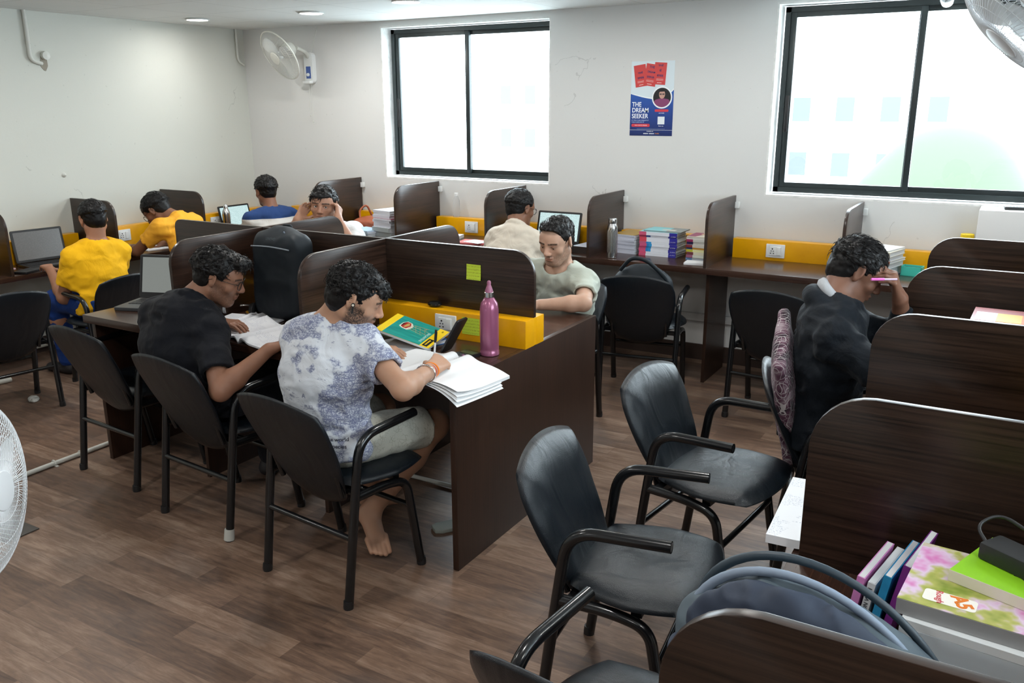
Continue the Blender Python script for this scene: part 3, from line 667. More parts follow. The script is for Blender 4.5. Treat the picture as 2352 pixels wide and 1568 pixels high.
    if beard > 0:
        jaw = hm * sstep((-.022 - u + .020 * (ar > .05) * (f < .05)) / .02) * sstep((f + .018) / .02) * sstep((.13 - f) / .02)
        jaw *= 1 - np.exp(-((u + .0585) / .0095) ** 2 - (r / .024) ** 4) * (f > .07)
        jaw *= 1 - .93 * np.exp(-((ar - .030) / .022) ** 2 - ((u + .030) / .022) ** 2) * (f > .045)
        jaw *= sstep((u + .135) / .02); blend(jaw * np.clip(.9 + nz * 1.3, 0, 1), (.012, .009, .008), beard)
        blend(hm * (f > .075) * np.exp(-((u + .0445) / .0045) ** 2 - (r / .026) ** 4) * np.clip(.8 + nz, 0, 1), (.014, .010, .008), min(1, beard * 1.1))
    # slightly darker skin around the right elbow
    hs_ = vn(V, 25); blend(np.clip(np.linalg.norm(V - J['elR'], axis=1) < .2, 0, 1) * 1., A(skin) * .92, .5 + 0 * hs_)
    o = npmesh('body', V, Fc, SKIN, root, base, col)
    # eyes
    gz = nrm(gaze) if gaze is not None else F
    for qq in (-1, 1):
        m = MB(); ec = hl(qq * .031, .0745, .0025); zc = Vector(gz); Mx = zc.to_track_quat('Z', 'Y').to_matrix().to_4x4(); Mx.translation = Vector(ec - base)
        pr_ = [(sin(R(a)) * .0123, cos(R(a)) * .0123) for a in (0, 6, 12, 18, 24, 27, 30, 45, 60, 80, 100, 125, 150, 179)]
        m.lathe([(max(a, 1e-6), b) for a, b in pr_], 20, Mx); e = m.build('eye', [EYEW, IRIS], root, 180)
        mi = [1 if (Mx.inverted() @ p.center).z > .0108 else 0 for p in e.data.polygons]; e.data.polygons.foreach_set('material_index', mi)
    # ---- hair ----
    tk = hair.get('t', .018); G = SDF(H - .15, H + .16, .0034)
    G.ell(hl(0, -.014 + hair.get('df', 0), .031 + tk * .30), (.0735 + tk * .75, .091 + tk, .078 + tk), HM, .01); G.ell(hl(0, -.040, -.020), (.066, .062 + tk * .3, .066), HM, .03)
    for (rr_, ff, uu, a1, a2, a3) in hair.get('blobs', ()): G.ell(hl(rr_, ff, uu), (a1, a2, a3), HM, .02)
    Ls = hair.get('L', HB['L']); xs_ = [a for a, b in Ls]; ls_ = [b for a, b in Ls]; taper = hair.get('taper', .25); am = hair.get('amp', .006); fq = hair.get('freq', 60)
    i_ = np.nonzero(G.d < .05); P = np.stack([G.ax[k][i_[k]] for k in range(3)], 1).astype(np.float64); ql = (P - H) @ HM.T
    dd = G.d[i_] + np.clip((.035 - ql[:, 2]) * taper, 0, max(tk * .75 - .004, .002)) * (ql[:, 2] < .035)
    st = ql * A(hair.get('str', (1, 1, 1))); dd += am * (vn(st, fq) * 1.4 + vn(st, fq * 2.3, 5) * .7) * np.clip((ql[:, 2] + .03) / .05, .25, 1)
    cutv = np.interp(ql[:, 1], xs_, ls_) - ql[:, 2] + .006 * vn(ql, 90); dd = np.maximum(dd, cutv * .75); G.d[i_] = dd
    Vh, Fh = G.mesh(); Vh = relax(Vh, Fh, 1, .3); nl = hair.get('locks', 260); extra = None
    if nl:
        qh = (Vh - H) @ HM.T; rg = np.random.RandomState(hair.get('seed', 1)); ok = np.nonzero((qh[:, 2] > hair.get('lu', .02)))[0]; pick = ok[rg.randint(0, len(ok), nl)]
        P0 = Vh[pick]; Nn = P0 - (H + U * .02 - F * .01); Nn /= np.linalg.norm(Nn, axis=1)[:, None]
        fl = A(hair.get('flow', (0, 1, -.2))) @ HM; D0 = fl[None, :] + rg.randn(nl, 3) * hair.get('rand', .5) + (Nn * 0); D0 = D0 - Nn * (D0 * Nn).sum(1)[:, None]; D0 /= np.linalg.norm(D0, axis=1)[:, None]
        extra = lock_tubes(P0, D0, Nn, hair.get('ll', .022), hair.get('lr', .0022), hair.get('curl', .0015), hair.get('seed', 1))
    npmesh('hair', Vh, Fh, HAIR, root, base, None, extra)
    # ---- shirt ----
    if shirt:
        slo, shi = lo.copy(), hi.copy(); C = SDF(slo, shi, .0062 if res < .006 else .008)
        sg = shirt.get('fit', 1.0); loose = .016 * sg
        C.cap(nk + (ch - nk) * .30, ch, (.086 + loose) * b_, (.094 + loose) * b_, .05, sq=(Rt, .62)); C.cap(ch, pe + (pe - ch) * .05, (.094 + loose) * b_, (.096 + loose * 1.2) * b_, .05, sq=(Rt, .62))
        C.cap(J['shR'] * .8 + nk * .2, J['shL'] * .8 + nk * .2, .050 * b_, None, .05)
        yoke = nk + A((0, 0, -.022)); 
        for sd in 'RL':
            a, e, w_ = J['sh' + sd], J['el' + sd], J['wr' + sd]; C.cap(yoke, a, .046 * b_, .054 * b_, .05)
            if sleeve <= 1: se = a + (e - a) * sleeve; C.cap(a, a + (e - a) * (sleeve + .25), .060 * b_, (.052 + .008 * sg) * b_, .04)
            else: C.cap(a, e, .062 * b_, .054 * b_, .04); ce = e + (w_ - e) * (sleeve - 1); C.cap(e, ce, .054 * b_, .040, .03)
        if hem is not None: hz = hem
        else: hz = pe[2] - .045
        C.prim(lambda X, Y, Z: (hz - Z + 0 * X + 0 * Y).astype(np.float32), slo, shi, 1e-3, 'i')
        for sd in 'RL':   # sleeve opening
            a, e = J['sh' + sd], J['el' + sd]
            if sleeve <= 1:
                ax = nrm(e - a); p = a + (e - a) * sleeve
                def fn(X, Y, Z, ax=ax, p=p):
                    x, y, z = X - p[0], Y - p[1], Z - p[2]; tt = x * ax[0] + y * ax[1] + z * ax[2]; rad = np.sqrt(np.maximum(x * x + y * y + z * z - tt * tt, 0))
                    return np.maximum(np.maximum(-tt, rad - .15), tt - .22).astype(np.float32)
                C.prim(fn, p - .26, p + .26, 1e-3, 's'); C.cap(p - ax * .022, p + ax * .05, .046 * b_, .050 * b_, .003, 's')
        cr = shirt.get('neck', .066); C.cap(nk + F * .0 + U * -.005, nk + (H - nk) * .75, cr, cr + .006, .006, 's')
        if shirt.get('scoop'): sc0 = nk + F * A((1, 1, 0)) * .040 + A((0, 0, .002)); C.ell(sc0, (.068, .058, .046), None, .008, 's')
        amp = shirt.get('amp', .010)
        def folds(Pp):
            ql = Pp - pe; d1 = vn(Pp * A((1, 1, .55)), 11, 3) ; d2 = vn(Pp @ Matrix.Rotation(.6, 3, 'X').to_3x3() * A((1.0, .8, 2.1)) if False else Pp * A((1.1, .8, 2.2)), 14 , 7)
            w = d1 * 1.0 + d2 * .8 + .35 * vn(Pp, 34, 2); rid = np.abs(w) * 2 - .35
            return amp * rid
        C.displace(folds)
        if shirt.get('collar'):
            cc = shirt['collar']; n_ = nrm(H - nk)
            if cc == 'polo':
                for k_ in range(16):
                    a0 = 2 * pi * k_ / 16; a1 = 2 * pi * (k_ + 1) / 16; e1 = Rt; e2 = nrm(np.cross(n_, Rt)); P_ = lambda a: nk + n_ * shirt.get('ch', .058) + (e1 * cos(a) + e2 * sin(a)) * .0585
                    if e2 @ F > 0 and abs(a0 + .2 - pi / 2) < .35: continue
                    C.cap(P_(a0), P_(a1), .0075, None, .006); C.cap(P_(a0) - n_ * .016, P_(a1) - n_ * .016, .009, None, .006); C.cap(P_(a0) - n_ * .036 + (P_(a0) - nk) * .22, P_(a1) - n_ * .036 + (P_(a1) - nk) * .22, .010, None, .012)
            if cc == 'hood':
                for k_ in range(20):
                    a0 = 2 * pi * k_ / 20; a1 = 2 * pi * (k_ + 1) / 20; e1 = Rt; e2 = nrm(np.cross(n_, Rt)); e2 = e2 if e2 @ F < 0 else -e2
                    def P_(a): 
                        bk = max(0, sin(a)); return nk + n_ * (-.010 + .006 * bk) + (e1 * cos(a) + e2 * sin(a)) * (.078 + .012 * bk)
                    rr_ = .020 + .014 * max(0, sin(a0)); C.cap(P_(a0), P_(a1), rr_, None, .015)
                C.cap(nk + (H - nk) * .02, nk + (H - nk) * .7, .060, .066, .008, 's')
        Vc, Fcc = C.mesh(); Vc = relax(Vc, Fcc, 2, .5)
        npmesh(shirt.get('name', 'shirt'), Vc, Fcc, shirt['mat'], root, base)
        if shirt.get('rib'):
            n_ = nrm(H - nk); e1 = Rt; e2 = nrm(np.cross(n_, Rt)); m = MB(); rb = cr + .004
            m.tube([Vector(nk + n_ * (.006 + .0) + (e1 * cos(a) + e2 * sin(a)) * rb - base) for a in [2 * pi * k / 28 for k in range(28)]], .0045, 8, closed=True); m.build('neckband', shirt['rib'], root, 180)
    if shirt and shirt.get('collar') == 'hood':
        n_ = nrm(H - nk); e1 = Rt; e2 = nrm(np.cross(n_, Rt)); e2 = e2 if e2 @ F < 0 else -e2; LN = shirt['lining']
        m = MB(); m.tube([Vector(nk + n_ * (.034 + .016 * max(0, sin(a)) - .030 * max(0, -sin(a))) + (e1 * cos(a) + e2 * sin(a)) * (.066 + .010 * max(0, sin(a)) + .016 * max(0, -sin(a))) - base) for a in [2 * pi * k / 32 for k in range(32)]], [.017 + .006 * max(0, sin(2 * pi * k / 32)) for k in range(32)], 8, closed=True); m.build('hood_lining', LN, root, 180)
        for q in (-1, 1):
            a_ = nk + e1 * q * .035 - e2 * .088 - n_ * .01; m = MB(); m.tube([Vector(a_ - base), Vector(a_ - e2 * .03 + A((0, 0, -.05)) - base), Vector(a_ - e2 * .045 + A((0, 0, -.13)) - base)], .0035, 6); m.build('drawstring', LN, root, 60)
    # ---- trousers or shorts ----
    if trousers and legs:
        tlo = np.array([J[k] for k in J if k[:2] in ('pe', 'kn', 'an')]); T_ = SDF(tlo.min(0) - .15, tlo.max(0) + .15, .008)
        T_.ell(pe + A((0, 0, -.01)), (.165, .125, .10), np.array([Rt, nrm(np.cross((0, 0, 1), Rt)), (0, 0, 1)]), .03)
        for sd in legs:
            hp, kn, an = pe + Rt * (.085 if sd == 'R' else -.085), J['kn' + sd], J['an' + sd]
            if shorts: T_.cap(hp, hp + (kn - hp) * (shorts + .2), .092, .078, .03)
            else: T_.cap(hp, kn, .092, .072, .03); T_.cap(kn, an, .070, .056, .03)
        T_.displace(lambda Pp: .010 * (np.abs(vn(Pp * A((1, 1, 1.6)), 12, 4) + .5 * vn(Pp, 26, 8)) * 2 - .3))
        if shorts:
            for sd in legs:
                hp, kn = pe + Rt * (.085 if sd == 'R' else -.085), J['kn' + sd]; ax = nrm(kn - hp); p = hp + (kn - hp) * shorts
                def fn(X, Y, Z, ax=ax, p=p):
                    x, y, z = X - p[0], Y - p[1], Z - p[2]; tt = x * ax[0] + y * ax[1] + z * ax[2]; rad = np.sqrt(np.maximum(x * x + y * y + z * z - tt * tt, 0))
                    return np.maximum(np.maximum(-tt, rad - .14), tt - .22).astype(np.float32)
                T_.prim(fn, p - .26, p + .26, 1e-3, 's'); T_.cap(p - ax * .03, p + ax * .05, .063, .068, .003, 's')
        Vt, Ft = T_.mesh(); Vt = relax(Vt, Ft, 2, .5); npmesh('shorts' if shorts else 'trousers', Vt, Ft, trousers, root, base)
        if feet == 'shoe':
            for sd in legs:
                an = J['an' + sd]; hd_ = nrm(A((J['kn' + sd][0] - pe[0], J['kn' + sd][1] - pe[1], 0))); X_ = SDF(an - .24, an + .24, .008); z0 = an * A((1, 1, 0))
                X_.cap(z0 - hd_ * .03 + A((0, 0, .035)), z0 + hd_ * .155 + A((0, 0, .030)), .036, .030, .02, sq=(np.cross(hd_, (0, 0, 1)), .85)); X_.cap(z0 + A((0, 0, .04)), z0 + A((0, 0, .075)), .040, .040, .03); X_.cut(z0 + A((0, 0, .002)), (0, 0, -1))
                Vs, Fs = X_.mesh(); npmesh('shoe', Vs, Fs, SHOE, root, base)
    if glasses:
        m = MB(); fz = .100; hb = lambda r_, f_, u_: Vector(hl(r_, f_, u_) - base)
        for qq in (-1, 1):
            m.tube([hb(qq * .033 + .0235 * cos(a) * (1.0), fz + .001 - .006 * abs(cos(a)) * (1 if cos(a) * qq > 0 else 0), .001 + .0195 * sin(a)) for a in [2 * pi * k / 24 for k in range(24)]], .0019, 6, closed=True)
            m.tube([hb(qq * .056, fz - .006, .008), hb(qq * .074, .08, .010), hb(qq * .0795, .0, .012), hb(qq * .0775, -.022, .0), hb(qq * .074, -.030, -.012)], .0012, 6)
        m.tube([hb(-.010, fz, .004), hb(0, fz + .003, .007), hb(.010, fz, .004)], .0012, 6); m.build('glasses', glasses, root, 180)
    return root, dict(H=H, R=Rr_, F=F, U=U, base=base, hl=hl, Rt=Rt)
SHOE = pm('dark_shoe', (.02, .018, .02), .6)
DEN = cloth('blue_denim', (.03, .06, .13)); DKT = cloth('dark_trousers', (.012, .013, .018)); GRT = cloth('grey_trousers', (.08, .085, .09)); BLU = cloth('royal_blue_trousers', (.01, .045, .22))
def legs(pel, kR, kL, aR, aL): return dict(knR=kR, knL=kL, anR=aR, anL=aL)
# --- white printed T-shirt, writing ---
PRT = cloth('printed_cotton', (.66, .70, .78), .8, .55); t = NT(PRT); c = t.coord()
n1_ = t.n('ShaderNodeTexNoise', {'Vector': c, 'Scale': 16., 'Detail': 4}).outputs[1]
warp = t.n('ShaderNodeVectorMath', {0: c, 1: t.n('ShaderNodeVectorMath', {0: n1_, 1: (.035, .035, .035)}, operation='MULTIPLY').outputs[0]}, operation='ADD').outputs[0]
zz = t.n('ShaderNodeSeparateXYZ', {0: c}); rt = t.ramp(zz.outputs[0], [(.02, (0, 0, 0)), (.13, (1, 1, 1))]); up_ = t.ramp(zz.outputs[2], [(.84, (0, 0, 0)), (.93, (1, 1, 1))]); lw = t.ramp(zz.outputs[2], [(.50, (1, 1, 1)), (.60, (0, 0, 0))])
zone = t.ramp(t.math('ADD', t.noise(c, 8, 3, .6), t.math('MULTIPLY', t.math('MAXIMUM', t.math('MAXIMUM', rt, up_), lw), .19)), [(.60, (0, 0, 0)), (.64, (1, 1, 1))])
def sc_(v, s3, a, th): return t.math('GREATER_THAN', t.noise(t.n('ShaderNodeVectorMath', {0: v, 1: s3}, operation='MULTIPLY').outputs[0], a, 4, .7), th)
ink = t.math('MAXIMUM', t.math('MAXIMUM', sc_(warp, (40, 40, 320), 1.0, .535), sc_(warp, (330, 330, 50), 1.0, .555)), t.math('LESS_THAN', t.n('ShaderNodeTexVoronoi', {'Vector': warp, 'Scale': 75.}, feature='DISTANCE_TO_EDGE').outputs[0], .05))
spz = t.ramp(t.noise(c, 22, 3, .7), [(.56, (0, 0, 0)), (.60, (1, 1, 1))]); sparse = t.math('MULTIPLY', t.math('MULTIPLY', sc_(warp, (22, 22, 210), 1.3, .56), spz), .6)
fac = t.math('MAXIMUM', t.math('MULTIPLY', ink, t.math('MULTIPLY', zone, .78)), sparse)
wash = t.mix(t.math('MULTIPLY', zone, .22), (.66, .69, .74), (.26, .31, .48)); t.base(t.mix(fac, wash, (.080, .098, .235)))
KH = cloth('printed_khaki', (.52, .50, .42), .85, .6); t = NT(KH); c = t.coord(); v = t.n('ShaderNodeTexVoronoi', {'Vector': t.n('ShaderNodeVectorMath', {0: c, 1: t.n('ShaderNodeVectorMath', {0: t.n('ShaderNodeTexNoise', {'Vector': c, 'Scale': 14.}).outputs[1], 1: (.05, .05, .05)}, operation='MULTIPLY').outputs[0]}, operation='ADD').outputs[0], 'Scale': 60.}, feature='DISTANCE_TO_EDGE').outputs[0]
t.base(t.mix(t.math('MULTIPLY', t.math('MULTIPLY', t.math('LESS_THAN', v, .05), t.math('GREATER_THAN', t.noise(c, 30, 3), .48)), .45), (.52, .51, .44), (.26, .24, .18)))
p8, i8 = person('person in a blue-printed white T-shirt and khaki shorts, writing at the island',
    dict(pel=(3.898, -3.400, .535), chest=(3.895, -3.395, .781), neck=(3.872, -3.318, .951), head=(3.992, -3.325, 1.060), shR=(4.050, -3.352, .896), shL=(3.706, -3.330, .868), elR=(4.290, -3.453, .805), wrR=(4.240, -3.225, .800), hdR=(4.222, -3.130, .805), elL=(3.630, -3.110, .803), wrL=(3.830, -3.055, .785), hdL=(3.94, -3.050, .780),
         knR=(4.10, -3.02, .50), knL=(3.80, -2.98, .50), anR=(3.875, -3.175, .125), anL=(3.74, -3.02, .10), toR=(4.01, -3.27, .022), toL=(3.78, -2.86, .03)),
    (.72, .52, -.42), (.40, .25, .90), s2l((188, 146, 120)), dict(t=.012, taper=.45, amp=.011, freq=66, locks=850, curl=.0036, ll=.019, lr=.0019, rand=1.2, seed=3, lu=.005, blobs=[(0, .060, .070, .050, .040, .026), (0, .080, .048, .040, .026, .022)], L=[(-.13, -.075), (-.05, -.072), (-.028, -.05), (-.012, .012), (.012, .010), (.030, -.020), (.040, .03), (.062, .050), (.085, .040), (.13, .03)]),
    dict(mat=PRT, fit=1.25, amp=.011, rib=PRT), KH, hands=dict(R=dict(N=(-.45, -.1, -.88), T=(-.85, .3, .4), curl=(.75, .85, .95, 1.0), tc=.7, thumb=.5), L=dict(N=(0, 0, -1), T=(.3, -1, 0), curl=(.22, .25, .3, .3), spread=.3, tc=.3)),
    res=.0042, hres=.0025, beard=.92, gaze=(.75, .5, -.8), lid=0, feet=None, shorts=.86, sleeve=.60)
# --- black polo ---
p7, i7 = person('person in a black polo shirt and glasses, leaning over a copybook at the island',
    dict(pel=(3.130, -3.275, .535), chest=(3.015, -3.310, .735), neck=(3.015, -3.258, .905), head=(3.112, -3.166, 1.020), shR=(3.195, -3.303, .820), shL=(2.825, -3.275, .840), elR=(3.365, -3.425, .635), wrR=(3.440, -3.225, .765), hdR=(3.50, -3.155, .79), elL=(2.760, -3.070, .796), wrL=(2.979, -3.080, .792), hdL=(3.075, -3.070, .787),
         knR=(3.28, -2.84, .52), knL=(3.02, -2.84, .52), anR=(3.28, -2.88, .09), anL=(3.02, -2.88, .09)),
    (.76, .55, -.34), (.25, .15, .95), s2l((150, 108, 86)), dict(t=.015, taper=.45, amp=.011, freq=55, locks=600, curl=.0024, ll=.024, lr=.0021, rand=.7, flow=(.2, 1, .1), seed=5, blobs=[(0, .070, .088, .058, .045, .030)], L=[(-.13, -.062), (-.05, -.060), (-.028, -.035), (-.012, .014), (.012, .014), (.030, -.006), (.040, .035), (.062, .066), (.085, .062), (.14, .055)]),
    dict(mat=cloth('black_pique', (.006, .007, .011), .8), fit=1.45, amp=.011, collar='polo', neck=.062), DKT, hands=dict(R=dict(N=(0, 0, -1), T=(-1, .3, 0)), L=dict(N=(0, 0, -1), T=(.2, -1, 0), curl=(.25, .3, .3, .3))),
    res=.0048, hres=.0027, beard=.5, glasses=BLACKM, gaze=(.7, .5, -.7), lid=0, sleeve=.70, body=1.08)
# --- pale green T-shirt ---
LG = cloth('pale_green_cotton', (.50, .54, .47))
p6, i6 = person('person in a pale green T-shirt with short quiff, forearms on the island, looking down',
    dict(pel=(3.945, -1.640, .535), chest=(3.958, -1.665, .735), neck=(3.985, -1.722, .905), head=(4.001, -1.790, 1.054), shR=(3.812, -1.729, .872), shL=(4.157, -1.770, .845), elL=(4.250, -1.990, .800), wrL=(4.059, -2.070, .788), hdL=(3.970, -2.110, .788), elR=(3.703, -1.960, .800), wrR=(3.86, -2.12, .788), hdR=(3.94, -2.16, .788),
         knR=(3.86, -2.06, .52), knL=(4.05, -2.06, .52), anR=(3.86, -2.02, .09), anL=(4.05, -2.02, .09)),
    (-.10, -.96, -.30), (0, -.28, .95), s2l((198, 160, 138)), dict(t=.010, taper=.45, amp=.008, freq=60, locks=520, curl=.0010, ll=.024, lr=.0018, rand=.4, flow=(.3, -.6, .8), seed=8, blobs=[(0, .045, .088, .056, .046, .026)], L=[(-.13, -.062), (-.05, -.060), (-.028, -.035), (-.012, .014), (.012, .014), (.030, -.010), (.040, .035), (.062, .080), (.085, .094), (.13, .10)]),
    dict(mat=LG, fit=1.2, amp=.012, neck=.070, scoop=1), DEN, hands=dict(L=dict(N=(0, 0, -1), T=(0, -1, 0)), R=dict(N=(0, 0, -1), T=(0, -1, 0))),
    res=.0048, hres=.0024, beard=.42, gaze=(-.15, -.8, -.9), lid=0, sleeve=.62)
# --- hoodie ---
HD = cloth('navy_black_jersey', (.0035, .0065, .011), .75, .5)
p9, i9 = person('person in a dark hoodie at the row desk, hand on forehead holding a pink pen',
    dict(pel=(5.43, -2.42, .545), chest=(5.445, -2.405, .800), neck=(5.452, -2.396, 1.005), head=(5.498, -2.312, 1.126), shR=(5.500, -2.575, .915), shL=(5.43, -2.215, .935), elR=(5.740, -2.700, .815), wrR=(5.850, -2.560, .785), hdR=(5.930, -2.520, .785), elL=(5.665, -2.165, .840), wrL=(5.655, -2.300, 1.035), hdL=(5.628, -2.335, 1.110),
         knR=(5.82, -2.52, .52), knL=(5.80, -2.32, .52), anR=(5.80, -2.52, .09), anL=(5.80, -2.32, .09)),
    (.80, .30, -.50), (.45, .15, .88), s2l((126, 88, 70)), dict(t=.011, taper=.35, amp=.008, freq=70, locks=650, curl=.0010, ll=.032, lr=.0018, rand=.35, flow=(.1, 1, -.1), seed=11, L=[(-.13, -.075), (-.05, -.072), (-.028, -.055), (-.012, .010), (.012, .008), (.030, -.018), (.042, .015), (.062, .048), (.085, .050), (.13, .055)]),
    dict(mat=HD, fit=1.6, amp=.014, collar='hood', neck=.060, name='hoodie', lining=cloth('heather_grey', (.42, .43, .45))), DKT, hands=dict(L=dict(N=(-.75, -.25, .35), T=(-.3, .55, .75), curl=(1.0, 1.0, 1.0, 1.0), tc=.9, k=.95), R=dict(N=(0, 0, -1), T=(0, 1, 0))),
    res=.0048, hres=.0027, beard=.16, gaze=(.8, .3, -.9), lid=0, sleeve=1.72, body=1.1, hem=.52)
# --- plain yellow tee ---
YL = cloth('yellow_cotton', s2l((252, 190, 20)), .8)
person('person in a plain yellow T-shirt seen from behind, at the left wall desk',
    dict(pel=(1.000, -2.300, .500), chest=(.964, -2.290, .690), neck=(.941, -2.256, .870), head=(.915, -2.235, 1.025), shR=(.935, -2.088, .795), shL=(.942, -2.433, .800), elL=(.855, -2.470, .550), wrL=(.640, -2.401, .700), hdL=(.55, -2.37, .705), elR=(.76, -2.00, .62), wrR=(.56, -2.07, .705), hdR=(.47, -2.09, .705),
         knR=(.62, -2.15, .49), knL=(.62, -2.38, .49), anR=(.66, -2.15, .09), anL=(.66, -2.38, .09)),
    (-.92, .28, -.22), (-.2, 0, 1), s2l((170, 122, 96)), dict(t=.014, taper=.7, amp=.005, freq=80, locks=260, curl=.0006, ll=.016, lr=.0015, seed=2, rand=.5, flow=(0, 1, 0)),
    dict(mat=YL, fit=1.15, amp=.010, neck=.066, rib=YL), BLU, hands=dict(L=dict(N=(0, 0, -1), T=(0, 1, 0)), R=dict(N=(0, 0, -1), T=(0, -1, 0))), res=.006, hres=.0036, lid=.2, sleeve=.66)
# --- yellow polo ---
YP = cloth('amber_pique', s2l((246, 176, 52)), .8)
person('person in an amber polo shirt bent low over papers at the left wall desk',
    dict(pel=(.92, -1.38, .505), chest=(.835, -1.42, .735), neck=(.735, -1.455, .915), head=(.610, -1.522, .985), shR=(.700, -1.290, .885), shL=(.757, -1.630, .880), elL=(.570, -1.700, .715), wrL=(.345, -1.600, .700), hdL=(.27, -1.54, .700), elR=(.52, -1.15, .72), wrR=(.36, -1.28, .700), hdR=(.29, -1.34, .700),
         knR=(.58, -1.28, .49), knL=(.58, -1.48, .49), anR=(.62, -1.28, .09), anL=(.62, -1.48, .09)),
    (-.74, -.28, -.62), (-.60, -.2, .75), s2l((128, 86, 62)), dict(t=.020, taper=.5, amp=.005, freq=70, locks=400, curl=.0006, ll=.026, lr=.0016, seed=4, rand=.3, flow=(0, 1, -.3), L=[(-.13, -.068), (-.05, -.066), (-.028, -.040), (-.012, .012), (.012, .012), (.030, -.006), (.042, .025), (.062, .045), (.085, .038), (.13, .03)]),
    dict(mat=YP, fit=1.2, amp=.010, neck=.058, collar='polo', ch=.034), DKT, hands=dict(L=dict(N=(0, 0, -1), T=(0, 1, 0)), R=dict(N=(0, 0, -1), T=(0, -1, 0))), res=.006, hres=.0036, lid=.15, glasses=BLACKM, sleeve=.60)
# --- blue and white shirt ---
BW = cloth('blue_and_cream_jersey', (.6, .58, .54), .8); t = NT(BW); zz = t.n('ShaderNodeSeparateXYZ', {0: t.coord()})
t.base(t.mix(t.math('GREATER_THAN', zz.outputs[2], .845), (.66, .64, .61), (.022, .055, .17)))
person('person in a blue and cream shirt, back turned, at the laptop in the corner',
    dict(pel=(.954, -.497, .505), chest=(.830, -.560, .710), neck=(.765, -.570, .890), head=(.705, -.550, 1.043), shR=(.833, -.402, .830), shL=(.714, -.742, .835), elL=(.60, -.72, .70), wrL=(.446, -.595, .705), hdL=(.363, -.579, .705), elR=(.670, -.249, .703), wrR=(.474, -.355, .705), hdR=(.391, -.372, .705),
         knR=(.58, -.42, .49), knL=(.58, -.60, .49), anR=(.62, -.42, .09), anL=(.62, -.60, .09)),
    (-.88, .30, -.12), (-.1, 0, 1), s2l((140, 96, 74)), dict(t=.020, taper=.5, amp=.008, freq=75, locks=300, curl=.001, ll=.02, lr=.0018, seed=6, rand=.6),
    dict(mat=BW, fit=1.25, amp=.010, neck=.060), GRT, res=.006, hres=.0036, lid=.3, hands=dict(L=dict(N=(0, 0, -1), T=(0, 1, 0)), R=dict(N=(0, 0, -1), T=(0, -1, 0))), sleeve=.7)
# --- hands to ears, facing the camera ---
WT_ = cloth('white_cotton', (.66, .66, .66))
p4, i4 = person('person looking at the camera over the island divider, both hands held to the ears',
    dict(pel=(2.240, -1.260, 0.560), chest=(2.245, -1.410, 0.810), neck=(2.225, -1.520, 0.970), head=(2.264, -1.580, 1.120), shR=(2.058, -1.492, 0.900), shL=(2.400, -1.469, 0.915), elR=(2.035, -1.740, 0.855), wrR=(2.185, -1.730, 1.040), hdR=(2.185, -1.665, 1.100), elL=(2.570, -1.653, 0.855), wrL=(2.422, -1.630, 1.040), hdL=(2.385, -1.585, 1.105),
         knR=(2.160, -1.820, 0.520), knL=(2.340, -1.820, 0.520), anR=(2.160, -1.800, 0.090), anL=(2.340, -1.800, 0.090)),
    (.48, -.86, -.06), (.10, 0, 1), s2l((176, 132, 108)), dict(t=.009, taper=.35, amp=.007, freq=60, locks=520, curl=.0012, ll=.026, lr=.0020, rand=.4, flow=(.7, .6, -.3), seed=9, blobs=[(.01, .058, .066, .058, .040, .024)], L=[(-.13, -.062), (-.05, -.060), (-.028, -.035), (-.012, .010), (.012, .006), (.030, -.004), (.042, .018), (.062, .052), (.085, .058), (.14, .054)]),
    dict(mat=WT_, fit=1.0, amp=.008, neck=.064), GRT, hands=dict(R=dict(N=(.75, .1, .4), T=(.2, .7, .6), curl=(.9, .95, 1.0, 1.0), tc=.5, k=.92), L=dict(N=(-.8, .1, .3), T=(-.2, .7, .6), curl=(.55, .6, .7, .8), tc=.4, k=.92)),
    res=.0050, hres=.0026, gaze=(.66, -.74, .12), lid=.62, beard=.10, sleeve=.60)
# --- cream shirt ---
CR = cloth('cream_linen', (.62, .55, .46), .85)
person('person in a cream collared shirt, back turned, at the large laptop',
    dict(pel=(3.210, -1.000, .545), chest=(3.255, -.965, .770), neck=(3.240, -.875, .935), head=(3.205, -.775, 1.066), shR=(3.414, -.896, .860), shL=(3.070, -.868, .870), elR=(3.480, -.66, .790), wrR=(3.369, -.445, .795), hdR=(3.33, -.37, .785), elL=(2.948, -.715, .735), wrL=(3.022, -.493, .790), hdL=(3.052, -.414, .785),
         knR=(3.30, -.60, .52), knL=(3.10, -.60, .52), anR=(3.30, -.62, .09), anL=(3.10, -.62, .09)),
    (.30, .92, -.24), (.05, .2, 1), s2l((128, 88, 66)), dict(t=.016, taper=.55, amp=.006, freq=75, locks=320, curl=.0008, ll=.02, lr=.0016, seed=7, rand=.5, flow=(0, 1, .2)),
    dict(mat=CR, fit=1.4, amp=.012, neck=.060, collar='polo'), GRT, res=.006, hres=.0034, lid=.3, glasses=BLACKM, hands=dict(L=dict(N=(0, 0, -1), T=(1, 0, 0)), R=dict(N=(0, 0, -1), T=(-1, 0, 0))), sleeve=.9)
